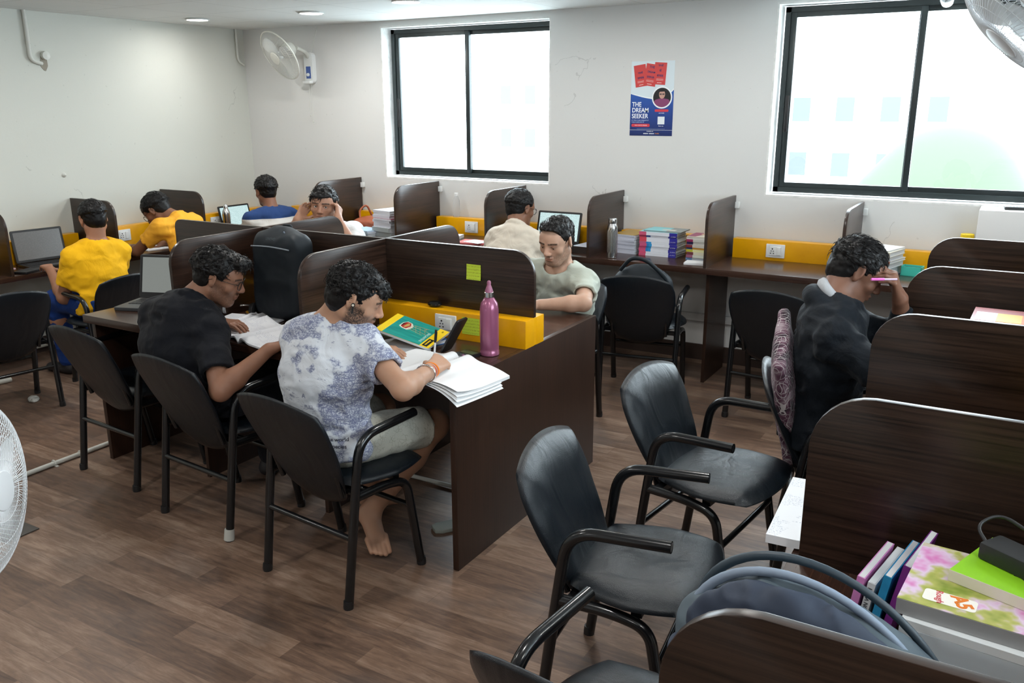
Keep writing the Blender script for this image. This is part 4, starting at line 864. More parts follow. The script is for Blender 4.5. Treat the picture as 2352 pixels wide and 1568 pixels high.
# ---------------- props ----------------
def T3(x=0, y=0, z=0): return Matrix.Translation((x, y, z))
def RZ(a): return Matrix.Rotation(R(a), 4, 'Z')
def RXm(a): return Matrix.Rotation(R(a), 4, 'X')
def RYm(a): return Matrix.Rotation(R(a), 4, 'Y')
_matc = {}
def cm(c, rough=.5, **k):
    key = (tuple(c), rough)
    if key not in _matc: _matc[key] = pm('colour_%02x%02x%02x' % tuple(int(q) for q in c), s2l(c), rough, **k)
    return _matc[key]
def text(s, size, mat, M, parent, name='lettering', ext=.0003, align='CENTER', shear=0, sx=1, bold=0):
    cu = bpy.data.curves.new(name, 'FONT'); cu.body = s; cu.size = size; cu.extrude = ext; cu.align_x = align; cu.align_y = 'CENTER'; cu.shear = shear; cu.offset = bold
    o = bpy.data.objects.new(name, cu); COL.objects.link(o); dg = bpy.context.evaluated_depsgraph_get(); me = bpy.data.meshes.new_from_object(o.evaluated_get(dg))
    bpy.data.objects.remove(o); bpy.data.curves.remove(cu); me.transform(M @ Matrix.Diagonal((sx, 1, 1, 1))); me.name = name
    me.materials.clear(); o = bpy.data.objects.new(name, me); COL.objects.link(o); me.materials.append(mat); o.parent = parent; return o
def pagemat(name, c=(.80, .81, .84), lines=1.0, ink=(.25, .28, .42)):
    m = pm(name, c, .65); t = NT(m); q = t.coord(); 
    f = t.math('GREATER_THAN', t.math('FRACT', t.math('MULTIPLY', t.n('ShaderNodeSeparateXYZ', {0: q}).outputs[1], 125.)), .55)
    w1 = t.math('GREATER_THAN', t.noise(t.coord((160, 260, 1)), 1.5, 2, .5), .53); w2 = t.math('GREATER_THAN', t.noise(t.coord((9, 14, 1)), 1.2, 2, .5), .50)
    t.base(t.mix(t.math('MULTIPLY', t.math('MULTIPLY', f, w1), t.math('MULTIPLY', w2, .55 * lines)), c, ink)); return m
PG_W = pagemat('written_page'); PG_B = pagemat('blank_page', (.82, .83, .84), .0); 
LAYER = pm('page_block', (.70, .71, .73), .7); t = NT(LAYER); t.base(t.ramp(t.noise(t.coord((2, 2, 900)), 2, 2, .5), [(.35, (.50, .51, .53)), (.6, (.80, .80, .80))]))
def book(label, loc, L, W, T, cover=(200, 200, 200), bands=None, rz=0, group=None, top=None, pages=LAYER, tilt=None, cat='book', name='book', soft=False):
    r = thing(name, label, cat, loc, R(rz), group)
    if tilt: r.rotation_euler = (R(tilt[0]), R(tilt[1]), R(rz))
    ct = .0016 if soft else .0028; mats = [cm(cover, .38)]; m = MB()
    m.box(-L / 2, -W / 2, 0, L / 2, W / 2, ct)
    if top: mats.append(cm(top, .35)); m.cm = len(mats) - 1
    m.box(-L / 2, -W / 2, T - ct, L / 2, W / 2, T); m.cm = 0
    bands = bands or [(0, 1, cover)]
    for a, b, c in bands:
        mats.append(cm(c, .4)); m.cm = len(mats) - 1; m.box(-L / 2 + a * L, -W / 2 - .0008, .0002, -L / 2 + b * L, -W / 2 + .003, T - .0002)
    m.build('cover', mats, r); MB().box(-L / 2 + .003, -W / 2 + .003, ct, L / 2 - .003, W / 2 - .004, T - ct).build('page_block', pages, r)
    return r
# ---- poster ----
po = thing('poster', 'tall blue and white book poster with three red book covers, on the back wall', 'poster', (3.778, -.001, 1.509)); W_, H_ = .303, .480
PM_ = Matrix(((1, 0, 0, 0), (0, 0, -1, 0), (0, 1, 0, 0), (0, 0, 0, 1)))   # local XY -> wall XZ, facing -Y
def pol(pts, z, mat, name, M=PM_): return MB().prism(pts, .0004, M @ T3(0, 0, z)).build(name, mat, po)
pol([(-W_ / 2, 0), (W_ / 2, 0), (W_ / 2, H_), (-W_ / 2, H_)], 0, cm((214, 226, 232), .4), 'sheet')
navy = pm('poster_blue', s2l((28, 58, 128)), .4); t = NT(navy); t.base(t.ramp(t.n('ShaderNodeSeparateXYZ', {0: t.coord()}).outputs[2], [(.0, s2l((22, 40, 96))), (.16, s2l((30, 66, 142))), (.28, s2l((40, 90, 172)))]))
cv = [(-W_ / 2, .272)] + [(-W_ / 2 + W_ * k / 12, .272 - .036 * sin(min(1, k / 8) * 1.57) + max(0, k - 8) ** 2 * .0038) for k in range(1, 13)]
pol([(-W_ / 2, 0), (W_ / 2, 0)] + cv[::-1], .0005, navy, 'blue_field')
pol([(-W_ / 2, .272)] + cv[1:] + [(x, y + .006 + .004 * k / 12) for k, (x, y) in list(enumerate(cv))[::-1]][:-1], .0009, cm((240, 244, 246), .4), 'white_swoosh')
for (cx, cy, a, tx) in ((-.085, .388, 8, ('सपनों', 'साधक')), (.052, .400, -4, ('सपनों', 'के', 'साधक')), (-.012, .392, -9, ('THE', 'DREAM', 'SEEKER'))):
    M = PM_ @ T3(cx, cy, .0012 + (.0006 if tx[0] == 'THE' else 0)) @ RZ(a)
    MB().prism([(-.042, -.070), (.042, -.070), (.042, .070), (-.042, .070)], .0004, M).build('red_book_cover', cm((206, 66, 66), .4), po)
    ys_ = (.050, .018, -.014)[-len(tx):]
    for s_, y_ in zip(tx, ys_): text(s_, .021 if len(s_) < 5 else .0175, cm((38, 40, 96), .5), M @ T3(0, y_, .0006), po, bold=.0004, sx=.95)
    for k in range(2): MB().box(-.026, -.036 - .007 * k, .0004, .026, -.034 - .007 * k, .0006, M).build('small_print', cm((232, 200, 196), .5), po)
    MB().box(-.016, -.060, .0004, .016, -.057, .0006, M).build('small_print', cm((240, 220, 216), .5), po)
ccx, ccy = .072, .248
def circ(r, n=36, cx=ccx, cy=ccy, sx=1, sy=1): return [(cx + r * sx * cos(2 * pi * k / n), cy + r * sy * sin(2 * pi * k / n)) for k in range(n)]
pol(circ(.071), .0020, cm((238, 242, 246), .4), 'portrait_ring'); pol(circ(.062), .0025, cm((26, 26, 30), .4), 'portrait_ground')
sh = [(ccx + .062 * cos(R(a)), ccy + .062 * sin(R(a))) for a in range(205, 336, 10)]
pol(sh + [(ccx + .045, ccy - .012), (ccx + .012, ccy - .006), (ccx - .012, ccy - .006), (ccx - .045, ccy - .014)], .0030, cm((132, 62, 104), .6), 'portrait_shirt')
pol(circ(.022, 24, ccx, ccy + .020, .95, 1.28), .0034, cm((196, 152, 136), .6), 'portrait_face'); pol([(ccx + .0235 * cos(R(a)), ccy + .030 + .024 * sin(R(a))) for a in range(-5, 186, 12)] + [(ccx - .018, ccy + .036), (ccx + .018, ccy + .038)], .0038, cm((22, 20, 22), .6), 'portrait_hair')
for q in (-1, 1): pol(rrect(ccx + q * .0095 - .0075, ccy + .0165, ccx + q * .0095 + .0075, ccy + .0255, .003, 3), .0038, cm((70, 60, 62), .5), 'portrait_spectacles')
WHT = cm((245, 246, 250), .5)
for s_, y_ in (('THE', .203), ('DREAM', .165), ('SEEKER', .127)): text(s_, .0415, WHT, PM_ @ T3(-W_ / 2 + .012, y_, .0012), po, align='LEFT', sx=.88, bold=.0006)
text('IF YOU CAN DREAM IT', .0105, cm((190, 205, 235), .5), PM_ @ T3(-W_ / 2 + .012, .100, .0012), po, align='LEFT', sx=1.15); text('YOU CAN DO IT', .0105, cm((190, 205, 235), .5), PM_ @ T3(-W_ / 2 + .012, .088, .0012), po, align='LEFT', sx=1.15)
pol(rrect(-W_ / 2 + .012, .058, -.008, .078, .008, 4), .0010, cm((208, 60, 72), .4), 'red_pill'); text('WHO CREATES DREAMS', .0082, WHT, PM_ @ T3(-.072, .0675, .0016), po)
pol(rrect(.024, .156, .120, .172, .006, 4), .0010, cm((208, 60, 72), .4), 'red_pill'); text('AUTHOR', .0095, WHT, PM_ @ T3(.072, .147, .0014), po)
pol([(.047, .075), (.095, .075), (.095, .125), (.047, .125)], .0010, cm((226, 232, 236), .4), 'white_square'); text('Scan me', .0105, WHT, PM_ @ T3(.071, .064, .0014), po)
MB().box(-W_ / 2, .0365, .0008, W_ / 2, .0378, .0012, PM_).build('rule', WHT, po); MB().box(-.10, .0445, .0008, .10, .0458, .0012, PM_).build('small_print', cm((150, 165, 200), .5), po)
text('Available on', .0095, WHT, PM_ @ T3(-.005, .029, .0012), po); text('amazon', .0115, WHT, PM_ @ T3(-.034, .015, .0012), po, bold=.0003); text('amazon', .0115, WHT, PM_ @ T3(.008, .015, .0012), po, bold=.0003); text('kindle', .0115, cm((232, 150, 60), .5), PM_ @ T3(.046, .015, .0012), po)
# ---- wall fans ----
CAGE = pm('fan_wire_cream', (.62, .62, .57), .35); CAGEW = pm('fan_wire_white', (.78, .80, .82), .35)
BLADE = pm('fan_blade', (.66, .68, .68), .3)
def fan_head(parent, M, Rr=.20, mat=CAGE, wires=60, wr=.0011, depth=.045, blade=BLADE):
    m = MB(); m.M = M
    m.tube([(Rr * cos(a), Rr * sin(a), 0) for a in [2 * pi * k / 56 for k in range(56)]], .0062, 8, closed=True); cg = m.build('rim_band', mat, parent, 180)
    for sgn, nm in ((1, 'front_grille'), (-1, 'rear_grille')):
        m = MB(); m.M = M
        for k in range(wires):
            a = 2 * pi * k / wires; pts = []
            for j in range(9):
                u = j / 8; r_ = Rr * (1 - u) + .05 * u; z_ = sgn * depth * (1 - (1 - u) ** 2.2) ; aa = a + (.25 * u * sgn); pts.append((r_ * cos(aa), r_ * sin(aa), z_ if u > 0 else sgn * .004))
            m.tube(pts, wr, 4, caps=False)
        for q in (.35, .62, .8): 
            r_ = Rr * q; u = (Rr - r_) / (Rr - .05); z_ = sgn * depth * (1 - (1 - u) ** 2.2); m.tube([(r_ * cos(a), r_ * sin(a), z_) for a in [2 * pi * k / 40 for k in range(40)]], wr, 4, closed=True)
        m.build(nm, mat, parent, 180)
    m = MB(); m.M = M; m.lathe([(0, depth + .006), (.035, depth + .006), (.050, depth + .003), (.054, depth - .003), (.050, depth - .006), (0, depth - .006)], 32); m.build('badge', mat, parent)
    m = MB(); m.M = M
    for b in range(3):
        vs = []; fs = []; n1, n2 = 8, 6
        for i in range(n1 + 1):
            for j in range(n2 + 1):
                r_ = .025 + (Rr * .86 - .025) * i / n1; wv = (.35 + .50 * sin(pi * min(1, i / n1 * 1.05) ** .8)) ; a = 2 * pi * b / 3 + (j / n2 - .5) * wv * 1.35 + .25 * i / n1
                vs.append((r_ * cos(a), r_ * sin(a), .020 * (j / n2 - .5) * 1.3 + .004))
        for i in range(n1):
            for j in range(n2): q = i * (n2 + 1) + j; fs.append((q, q + 1, q + n2 + 2, q + n2 + 1))
        m.add(vs, fs); m.add([(x, y, z - .0018) for x, y, z in vs], [f[::-1] for f in fs])
    m.lathe([(0, .018), (.022, .016), (.030, .0), (.030, -.012), (0, -.012)], 20); m.build('blades', blade, parent, 60)
    m = MB(); m.M = M; m.lathe([(.0, -.150), (.030, -.148), (.052, -.132), (.062, -.10), (.062, -.06), (.050, -.045), (0, -.045)], 28); m.build('motor_housing', mat, parent)
def axisM(c, ax, up=(0, 0, 1)):
    z = Vector(ax).normalized(); x = Vector(up).cross(z).normalized(); y = z.cross(x); return Matrix(((x.x, y.x, z.x, c[0]), (x.y, y.y, z.y, c[1]), (x.z, y.z, z.z, c[2]), (0, 0, 0, 1)))
ax = _r * -.60 + _u * -.66 + _f * -.47
f1 = thing('wall_fan', 'cream wall fan tilted down, on the back wall near the left corner', 'fan', (.775, 0, 1.90))
fan_head(f1, axisM((-.045, -.315, .200), ax), .205, CAGE, 64, .0010, .05)
m = MB(); m.prism(rrect(-.045, -.01, .045, .235, .03, 6), .045, Matrix(((1, 0, 0, 0), (0, 0, -1, -.001), (0, 1, 0, 0), (0, 0, 0, 1))), bev=.006); m.box(-.040, -.085, -.012, .040, -.04, .012, bev=.008); pl = m.build('wall_bracket', WHITEP, f1)
m = MB(); m.box(-.024, -.0495, .03, .024, -.046, .125); m.build('control_panel', cm((70, 96, 160), .4), pl); m = MB(); m.lathe([(0, 0), (.014, 0), (.012, .012), (0, .012)], 16, T3(0, -.049, .06) @ RXm(90)); m.build('speed_knob', WHITEP, pl)
m = MB(); m.tube(smoothpath([(0, -.04, .20), (.03, -.10, .235), (.028, -.20, .262)], .05), .016, 12); m.build('arm', CAGE, f1, 60)
m = MB(); m.tube([(.018, -.045, .01), (.020, -.048, -.15), (.018, -.046, -.31)], .0012, 5); m.lathe([(0, 0), (.006, .003), (.007, .012), (0, .018)], 10, T3(.018, -.046, -.325)); m.tube([(-.005, -.045, .01), (-.004, -.046, -.26)], .0012, 5); m.lathe([(0, 0), (.006, .003), (.007, .012), (0, .018)], 10, T3(-.004, -.046, -.275)); m.build('pull_cord', PVC, f1)
m = MB(); m.tube(smoothpath([(.035, -.03, .235), (.05, -.012, .33), (.08, -.004, .42), (.085, -.003, .436)], .04), .0022, 6); m.build('power_cable', PVC, f1)
f2 = thing('wall_fan', 'white fan in the top right corner, in front of the right-hand window', 'fan', (6.18, -2.82, CEIL))
fan_head(f2, axisM((-.262, -.09, -.440), _r * -.65 + _u * -.65 + _f * .36), .205, CAGEW, 84, .0009, .055)
m = MB(); m.tube(smoothpath([(.02, .02, 0), (.02, .02, -.22), (-.15, -.03, -.34)], .08), .014, 12); m.box(-.05, -.05, -.012, .09, .09, 0, bev=.004); m.build('ceiling_arm', WHITEP, f2, 60)
f3 = thing('pedestal_fan', 'white pedestal fan cut off by the left edge of the photo', 'fan', (3.70, -4.66, 0))
fan_head(f3, axisM((.088, .098, .768), _r * .98 + _u * .06 + _f * .06), .228, CAGEW, 96, .0012, .058)
m = MB(); m.lathe([(0, 0), (.17, 0), (.175, .012), (.165, .025), (.03, .045), (.016, .08), (.016, .66), (0, .66)], 36, T3(.0, .0, 0)); m.tube([(0, 0, .66), (-.02, .01, .74)], .02); m.build('stand', CAGEW, f3)
# ---- pipes, camera, small fixtures ----
m = MB(); m.tube(smoothpath([(.018, -1.945, CEIL), (.018, -1.945, 2.02), (.018, -1.865, 2.00)], .05), .013, 12); pp = m.build('conduit_pipe', PVC, None, 60); tag(pp, 'cream conduit pipe bending into a hole, high on the left wall', 'pipe')
m = MB(); m.tube([(.02, -1.945, 2.13), (.02, -1.945, 2.145)], .0165, 12); m.build('clip', PVC, pp)
m = MB(); m.tube(smoothpath([(.018, -.095, CEIL), (.018, -.095, 2.09), (.018, -.03, 2.055)], .05), .011, 12); pp = m.build('conduit_pipe', PVC, None, 60); tag(pp, 'cream conduit pipe in the far left corner by the wall fan', 'pipe')
HOLE = pm('raw_plaster', (.30, .27, .22), .9)
rg = random.Random(4); m = MB(); m.prism([((.030 + .014 * rg.random()) * cos(a) * .75, (.050 + .016 * rg.random()) * sin(a)) for a in [2 * pi * k / 14 for k in range(14)]], .003, Matrix(((0, 0, 1, 0), (1, 0, 0, -1.842), (0, 1, 0, 2.015), (0, 0, 0, 1)))); hh = m.build('plaster_patch', HOLE, None, 0); tag(hh, 'broken plaster patch where the conduit pipe enters the left wall', 'wall patch')
m = MB(); m.lathe([(0, 0), (.026, 0), (.030, .008), (.028, .03), (0, .034)], 20, T3(.003, -1.835, 2.055) @ RYm(90)); jb = m.build('junction_box', PVC); tag(jb, 'round cream junction box over the broken plaster on the left wall', 'junction box')
m = MB(); m.lathe([(0, 0), (.018, 0), (.012, .012), (0, .02)], 14, T3(0, -1.81, 1.237) @ RYm(90)); jb = m.build('wall_plug', PVC); tag(jb, 'small cream plug sticking out of the left wall', 'wall plug')
m = MB(); m.tube([(2.02, -2.62, .013), (2.03, -3.4, .013), (2.06, -4.95, .013)], .0115, 10); pp = m.build('floor_conduit', PVC, None, 60); tag(pp, 'white conduit pipe clipped to the floor, running toward the pedestal fan', 'pipe')
for y in (-3.36, -3.22):
    m = MB(); m.tube([(2.026 + .0145 * cos(a), y, .013 + .0145 * sin(a)) for a in [pi * k / 8 for k in range(9)]], .004, 6); m.box(1.995, y - .006, 0, 2.057, y + .006, .004); m.build('clip', PVC, pp)
m = MB(); m.tube([(3.30, -2.60, .014), (4.29, -2.60, .014)], .010, 10); pp = m.build('floor_conduit', PVC, None, 60); tag(pp, 'white conduit pipe on the floor under the island desk', 'pipe')
m = MB(); m.tube([(.045, -4.2, .055), (.045, -1.2, .055)], .014, 10); pp = m.build('floor_conduit', PVC, None, 60); tag(pp, 'white conduit pipe along the foot of the left wall', 'pipe')
m = MB(); m.tube([(.50, -2.79, .016), (.51, -2.69, .016)], .016, 12); pp = m.build('pipe_offcut', PVC, None, 60); tag(pp, 'short white pipe stub on the floor by the left wall desk', 'pipe')
MB().box(2.42, -3.93, 0, 2.60, -3.79, .006, bev=.002).build('floor_socket_plate', cm((70, 66, 62), .5)).update_tag(); tag(bpy.data.objects['floor_socket_plate'], 'small dark cover plate on the floor behind the pedestal fan', 'floor plate')
sc_ = thing('security_camera', 'small white camera with a dark lens over the right-hand window', 'camera', (5.50, -.06, CEIL - .0)); m = MB(); m.lathe([(0, 0), (.045, 0), (.045, -.02), (.02, -.035), (0, -.035)], 24); m.tube([(0, 0, -.02), (0, -.03, -.06)], .015); m.lathe([(0, -.04), (.03, -.035), (.036, 0), (.030, .06), (0, .065)], 20, T3(0, -.04, -.085) @ RXm(62)); m.build('body', WHITEP, sc_)
m = MB(); m.lathe([(0, .072), (.022, .068), (.034, .060), (.0375, .035), (.0375, .025), (0, .025)], 20, T3(0, -.04, -.085) @ RXm(62)); m.build('lens', BLKG, sc_)
rc = thing('remote_control', 'black remote control lying on the white ledge under the right-hand window', 'remote', (6.00, -.13, 1.148), R(8)); MB().box(-.085, -.022, 0, .085, .022, .018, bev=.005).build('body', BLK, rc)
for k in range(8): MB().box(-.06 + .016 * k, -.010, .017, -.052 + .016 * k, .010, .0195, bev=.001).build('key', cm((60, 62, 66), .5), rc)
# ---- bottles ----
def bottle(label, loc, prof, cap, mat, capmat, n=32, sq=0, group=None):
    r = thing('bottle', label, 'bottle', loc, 0, group); MB().lathe(prof, n, sq=sq).build('body', mat, r, 50); MB().lathe(cap, n).build('cap', capmat, r, 40); return r
PINK = pm('pink_metallic', s2l((162, 92, 124)), .30, .35, coat=.4)
pb = bottle('metallic pink bottle with a steel collar, standing at the right end of the island', (4.228, -2.805, .75), [(.030, 0), (.0375, .003), (.0375, .018), (.0360, .020), (.0365, .03), (.0365, .185), (.033, .212), (.020, .232), (.0165, .236)], [(.0165, .256), (.0155, .262), (.011, .276), (.0075, .285), (.0085, .293), (.0065, .300), (0, .303)], PINK, pm('pink_cap', s2l((160, 96, 124)), .4), 40, sq=.10)
MB().lathe([(.0165, .235), (.0195, .237), (.0195, .256), (.0165, .257)], 32).build('collar', STEEL, pb)
RIB = STEEL
m = MB(); s1 = thing('bottle', 'ribbed steel bottle standing by a divider on the wall desk, left of the books', 'bottle', (3.742, -.510, .75))
vs = [(.030, 0), (.0335, .004), (.0335, .010)] + [(.0335 - .0000 * k, .010 + k * .02) for k in range(1, 10)] + [(.0325, .205), (.0265, .222), (.0255, .226)]
m.lathe(vs, 48); 
for i in range(0, len(m.v)):
    x, y, z = m.v[i]
    if .012 < z < .20: a = math.atan2(y, x); q = 1 + .035 * cos(a * 24); m.v[i] = (x * q, y * q, z)
m.build('body', STEEL, s1, 60); MB().lathe([(.0265, .226), (.0275, .228), (.0275, .256), (.0260, .259), (0, .260)], 32).build('cap', STEEL, s1)
bottle('smooth steel bottle standing on the left wall desk near the corner', (.185, -.525, LZ), [(.031, 0), (.034, .004), (.034, .16), (.030, .185), (.020, .205), (.0175, .210)], [(.0185, .210), (.0185, .236), (.012, .244), (0, .245)], STEEL, CHROME)
CLR = pm('clear_plastic', (.9, .93, .95), .08, trans=.9, alpha=.55); CLR.node_tree.nodes['Principled BSDF'].inputs['IOR'].default_value = 1.15
bottle('empty clear plastic water bottle standing on the yellow rail under the left window', (2.222, -.050, .8745), [(.022, 0), (.027, .006), (.024, .02), (.027, .035), (.025, .07), (.027, .10), (.026, .125), (.013, .160), (.0115, .166)], [(.0135, .166), (.0135, .184), (0, .185)], CLR, WHITEP)
jr = thing('jar', 'small jar with a yellow lid on the yellow rail beside the white ledge', 'jar', (5.752, -.050, .8745)); MB().lathe([(.028, 0), (.034, .004), (.034, .075), (.030, .082)], 28).build('glass_body', pm('jar_glass', (.62, .58, .42), .2), jr); MB().lathe([(.034, .080), (.036, .082), (.036, .112), (.033, .116), (0, .117)], 28).build('lid', cm((240, 205, 30), .4), jr)
# ---- laptops ----
KEYM = pm('laptop_keys', (.020, .020, .022), .45); LSH = pm('laptop_shell', (.05, .052, .056), .4)
def screenmat(name, kind):
    m = pm(name, (.02, .02, .02), .2); t = NT(m); t.b.inputs['Emission Strength'].default_value = 1.0; q = t.coord(src='Generated')
    s = t.n('ShaderNodeSeparateXYZ', {0: q}); ln = t.math('FRACT', t.math('MULTIPLY', s.outputs[2], 26)); txt = t.math('MULTIPLY', t.math('GREATER_THAN', ln, .62), t.math('GREATER_THAN', t.noise(t.coord((40, 1, 26), src='Generated'), 1.0, 2), .47))
    if kind == 'grey': base_, ink = (.135, .132, .125), (.09, .09, .09); st = .55
    elif kind == 'off': base_, ink = (.20, .215, .20), (.20, .215, .20); st = .75  # off screen: an even grey-green glow is put into it
    else: base_, ink = (.50, .66, .66), (.20, .34, .36); st = .95
    t.nt.links.new(t.mix(t.math('MULTIPLY', txt, .7 if kind != 'off' else 0), base_, ink), t.b.inputs['Emission Color']); t.b.inputs['Emission Strength'].default_value = st; return m
def laptop(label, loc, rz, w, d, open_, kind, shell=LSH, brand=None, keys=True, dy=0):
    r = thing('laptop', label, 'laptop', loc, R(rz)); th = .017   # screen hinge at +y, user at -y
    m = MB(); m.prism(rrect(-w / 2, -d / 2, w / 2, d / 2, .012, 4), th, bev=.003); b = m.build('base', shell, r)
    m = MB(); nx, ny = 15, 5; kw = (w - .05) / nx; kh = (d * .46) / ny
    for i in range(nx):
        for j in range(ny): m.box(-w / 2 + .025 + i * kw + .0012, d * .5 - .035 - (j + 1) * kh + .0012, th, -w / 2 + .025 + (i + 1) * kw - .0012, d * .5 - .035 - j * kh - .0012, th + .0022)
    m.build('keyboard', KEYM, b); MB().box(-.05, -d / 2 + .012, th - .0002, .05, -d / 2 + .075, th + .0006).build('touchpad', pm('touchpad', (.04, .04, .042), .3), b)
    h = w * .64; M = T3(0, d / 2 - .006, th + .002) @ RXm(-(open_ - 90))
    m = MB(); m.M = M; m.prism(rrect(-w / 2, 0, w / 2, h, .010, 4), .008, Matrix(((1, 0, 0, 0), (0, 0, -1, .008), (0, 1, 0, 0), (0, 0, 0, 1))), bev=.002); lid = m.build('lid', shell, r)
    m = MB(); m.M = M; m.box(-w / 2 + .004, -.0010, .004, w / 2 - .004, .0002, h - .004); bz = m.build('bezel', BLK, lid)
    m = MB(); m.M = M; m.box(-w / 2 + .016, -.0016, .028 if brand else .018, w / 2 - .016, -.0008, h - .014); m.build('screen', screenmat('screen_' + kind, kind), lid)
    if brand: text(brand, .0115, cm((205, 205, 205), .3), M @ T3(0, -.0014, .0145) @ RXm(90), lid, bold=.0004)
    return r
laptop('open dark laptop with a dim grey screen at the left end of the island', (2.345, -2.90, .7505), 20, .345, .225, 104, 'off', LSH, 'DELL')
laptop('open black laptop with a dark text page, on the left wall desk', (.31, -2.19, LZ), 84, .345, .235, 100, 'grey', BLK)
laptop('open laptop with a pale screen in the corner, on the left wall desk', (.30, -.41, LZ), 88, .33, .225, 104, 'web', BLK)
laptop('open laptop with a bright blue-white text page, under the poster on the wall desk', (3.185, -.335, .75), 0, .345, .25, 104, 'web', BLK)
# ---- writing on the island, by the printed T-shirt ----
def wavesheet(name, x0, x1, y0, y1, zf, mat, parent, th=.0004, nx=24, ny=8, M=None):
    vs = []; fs = []; M = M or Matrix()
    for s_ in (0, 1):
        for j in range(ny + 1):
            for i in range(nx + 1):
                u, v = i / nx, j / ny; x = x0 + (x1 - x0) * u; y = y0 + (y1 - y0) * v; z = zf(u, v); z, dx = (z if isinstance(z, tuple) else (z, 0)); vs.append((x + dx, y, z - (th if s_ == 0 else 0)))
    o_ = (nx + 1) * (ny + 1)
    for j in range(ny):
        for i in range(nx):
            q = j * (nx + 1) + i; fs.append((q, q + nx + 1, q + nx + 2, q + 1)); fs.append((o_ + q, o_ + q + 1, o_ + q + nx + 2, o_ + q + nx + 1))
    for j in range(ny):
        for i in (0, nx):
            q = j * (nx + 1) + i; a = (q, q + nx + 1, o_ + q + nx + 1, o_ + q); fs.append(a if i == nx else a[::-1])
    for i in range(nx):
        for j in (0, ny):
            q = j * (nx + 1) + i; a = (q, q + 1, o_ + q + 1, o_ + q); fs.append(a if j == 0 else a[::-1])
    m = MB(); m.add(vs, fs, M); return m.build(name, mat, parent, 40)
def open_book(label, loc, rz, w, h, t=.012, mat=PG_W, hump=.018, name='copybook', cat='notebook', droop=None, lift=None, tilt=None):
    r = thing(name, label, cat, loc, R(rz))
    if tilt: r.rotation_euler = (R(tilt[0]), R(tilt[1]), R(rz))
    def pz(u, v, s_): 
        x = u if s_ > 0 else 1 - u; z = t + hump * (math.exp(-((x - .16) / .16) ** 2) - .95 * math.exp(-(x / .06) ** 2)) 
        if s_ > 0 and droop: z -= droop * max(0, x - .35) ** 2 * 2.0
        if lift and s_ == lift[0]: z += lift[1] * max(0, x - .4) ** 1.5 * (1 - v if lift[2] < 0 else v)
        return z
    wavesheet('left_pages', -w, 0, -h / 2, h / 2, lambda u, v: pz(u, v, -1), mat, r, th=max(.003, t * .8)); wavesheet('right_pages', 0, w, -h / 2, h / 2, lambda u, v: pz(u, v, 1), mat, r, th=max(.003, t * .8))
    return r
nb = open_book('open blank notebook whose right page hangs over the end of the island', (4.165, -3.095, .7505), -6, .235, .31, .014, PG_B, .020, 'register', droop=.034)
for k in range(4): wavesheet('loose_page', .02, .235 + .004 * k, -.150 - .006 * k, .10, (lambda u, v, k=k: .0145 + .020 * math.exp(-((u - .15) / .16) ** 2) - (.034 + .010 * k) * max(0, u - .35) ** 2 * 2.0 - .002 * k - .002 + (0.022 - .006 * k) * (1 - v) ** 3 * u), PG_B, nb)
def flat(name, label, pts_wh, loc, rz, mat, th=.0015, cat='paper', tilt=None, group=None):
    w_, h_ = pts_wh; r = thing(name, label, cat, loc, R(rz), group)
    if tilt: r.rotation_euler = (R(tilt[0]), R(tilt[1]), R(rz))
    MB().box(-w_ / 2, -h_ / 2, 0, w_ / 2, h_ / 2, th).build('sheet', mat, r); return r
flat('paper_sheets', 'loose white written sheets under the writing student\'s left hand', (.22, .28), (3.93, -3.05, .7505), 16, PG_W, .003)
book('grey soft-cover workbook below the tilted green notebook', (3.86, -2.935, .7535), .25, .18, .010, (150, 154, 158), rz=-22, top=(160, 164, 168), soft=True)
# tilted classmate notebook propped on a slim pile
book('slim blue book under the upper end of the tilted green notebook', (3.86, -2.775, .75), .22, .13, .020, (30, 96, 160), rz=-18)
book('worn green and brown paperback against the yellow rail of the island', (3.74, -2.742, .75), .20, .11, .040, (128, 140, 112), rz=-14, top=(150, 130, 112))
bq = thing('notebook', 'green and yellow spiral-free notebook with a sailing ship cover, tilted on other books', 'notebook', (3.872, -2.838, .812), R(10)); bq.rotation_euler = (R(7), R(14), R(9))
bw_, bh_ = .250, .188
MB().box(-bw_ / 2, -bh_ / 2, -.010, bw_ / 2, bh_ / 2, -.0012).build('page_block', LAYER, bq)
TEAL = pm('sea_green_cover', s2l((30, 150, 138)), .3); t = NT(TEAL); t.base(t.ramp(t.noise(t.coord((3, 26, 1)), 2, 4), [(.35, s2l((24, 134, 128))), (.65, s2l((46, 172, 156)))]))
cvr = MB().box(-bw_ / 2, -bh_ / 2, -.0012, bw_ / 2, bh_ / 2, 0).build('cover', cm((250, 214, 40), .35), bq)
MB().box(-bw_ * .37, -bh_ / 2, 0, bw_ * .33, bh_ / 2, .0005).build('sea_panel', TEAL, cvr)
hl_m = MB(); Ms = T3(-.022, .02, .0006) @ RZ(-8)
hl_m.prism([(-.040, -.026), (-.022, -.034), (.004, -.034), (.012, -.020), (.010, .010), (-.010, .030), (-.034, .032), (-.044, .010)], .0005, Ms); hl_m.build('ship_foam', cm((226, 224, 206), .4), cvr)
MB().prism([(-.034, -.022), (-.018, -.028), (-.004, -.026), (.000, .004), (-.014, .026), (-.032, .026), (-.038, .004)], .0009, Ms).build('ship_hull', cm((176, 40, 34), .4), cvr); MB().prism([(-.022, -.020), (-.012, -.022), (-.006, .004), (-.018, .022), (-.024, .018)], .0013, Ms).build('ship_deck', cm((196, 160, 96), .4), cvr); MB().prism([(-.040, .004), (-.034, -.020), (-.031, -.018), (-.034, .024)], .0013, Ms).build('ship_keel', cm((30, 30, 34), .4), cvr)
m = MB(); m.M = Ms
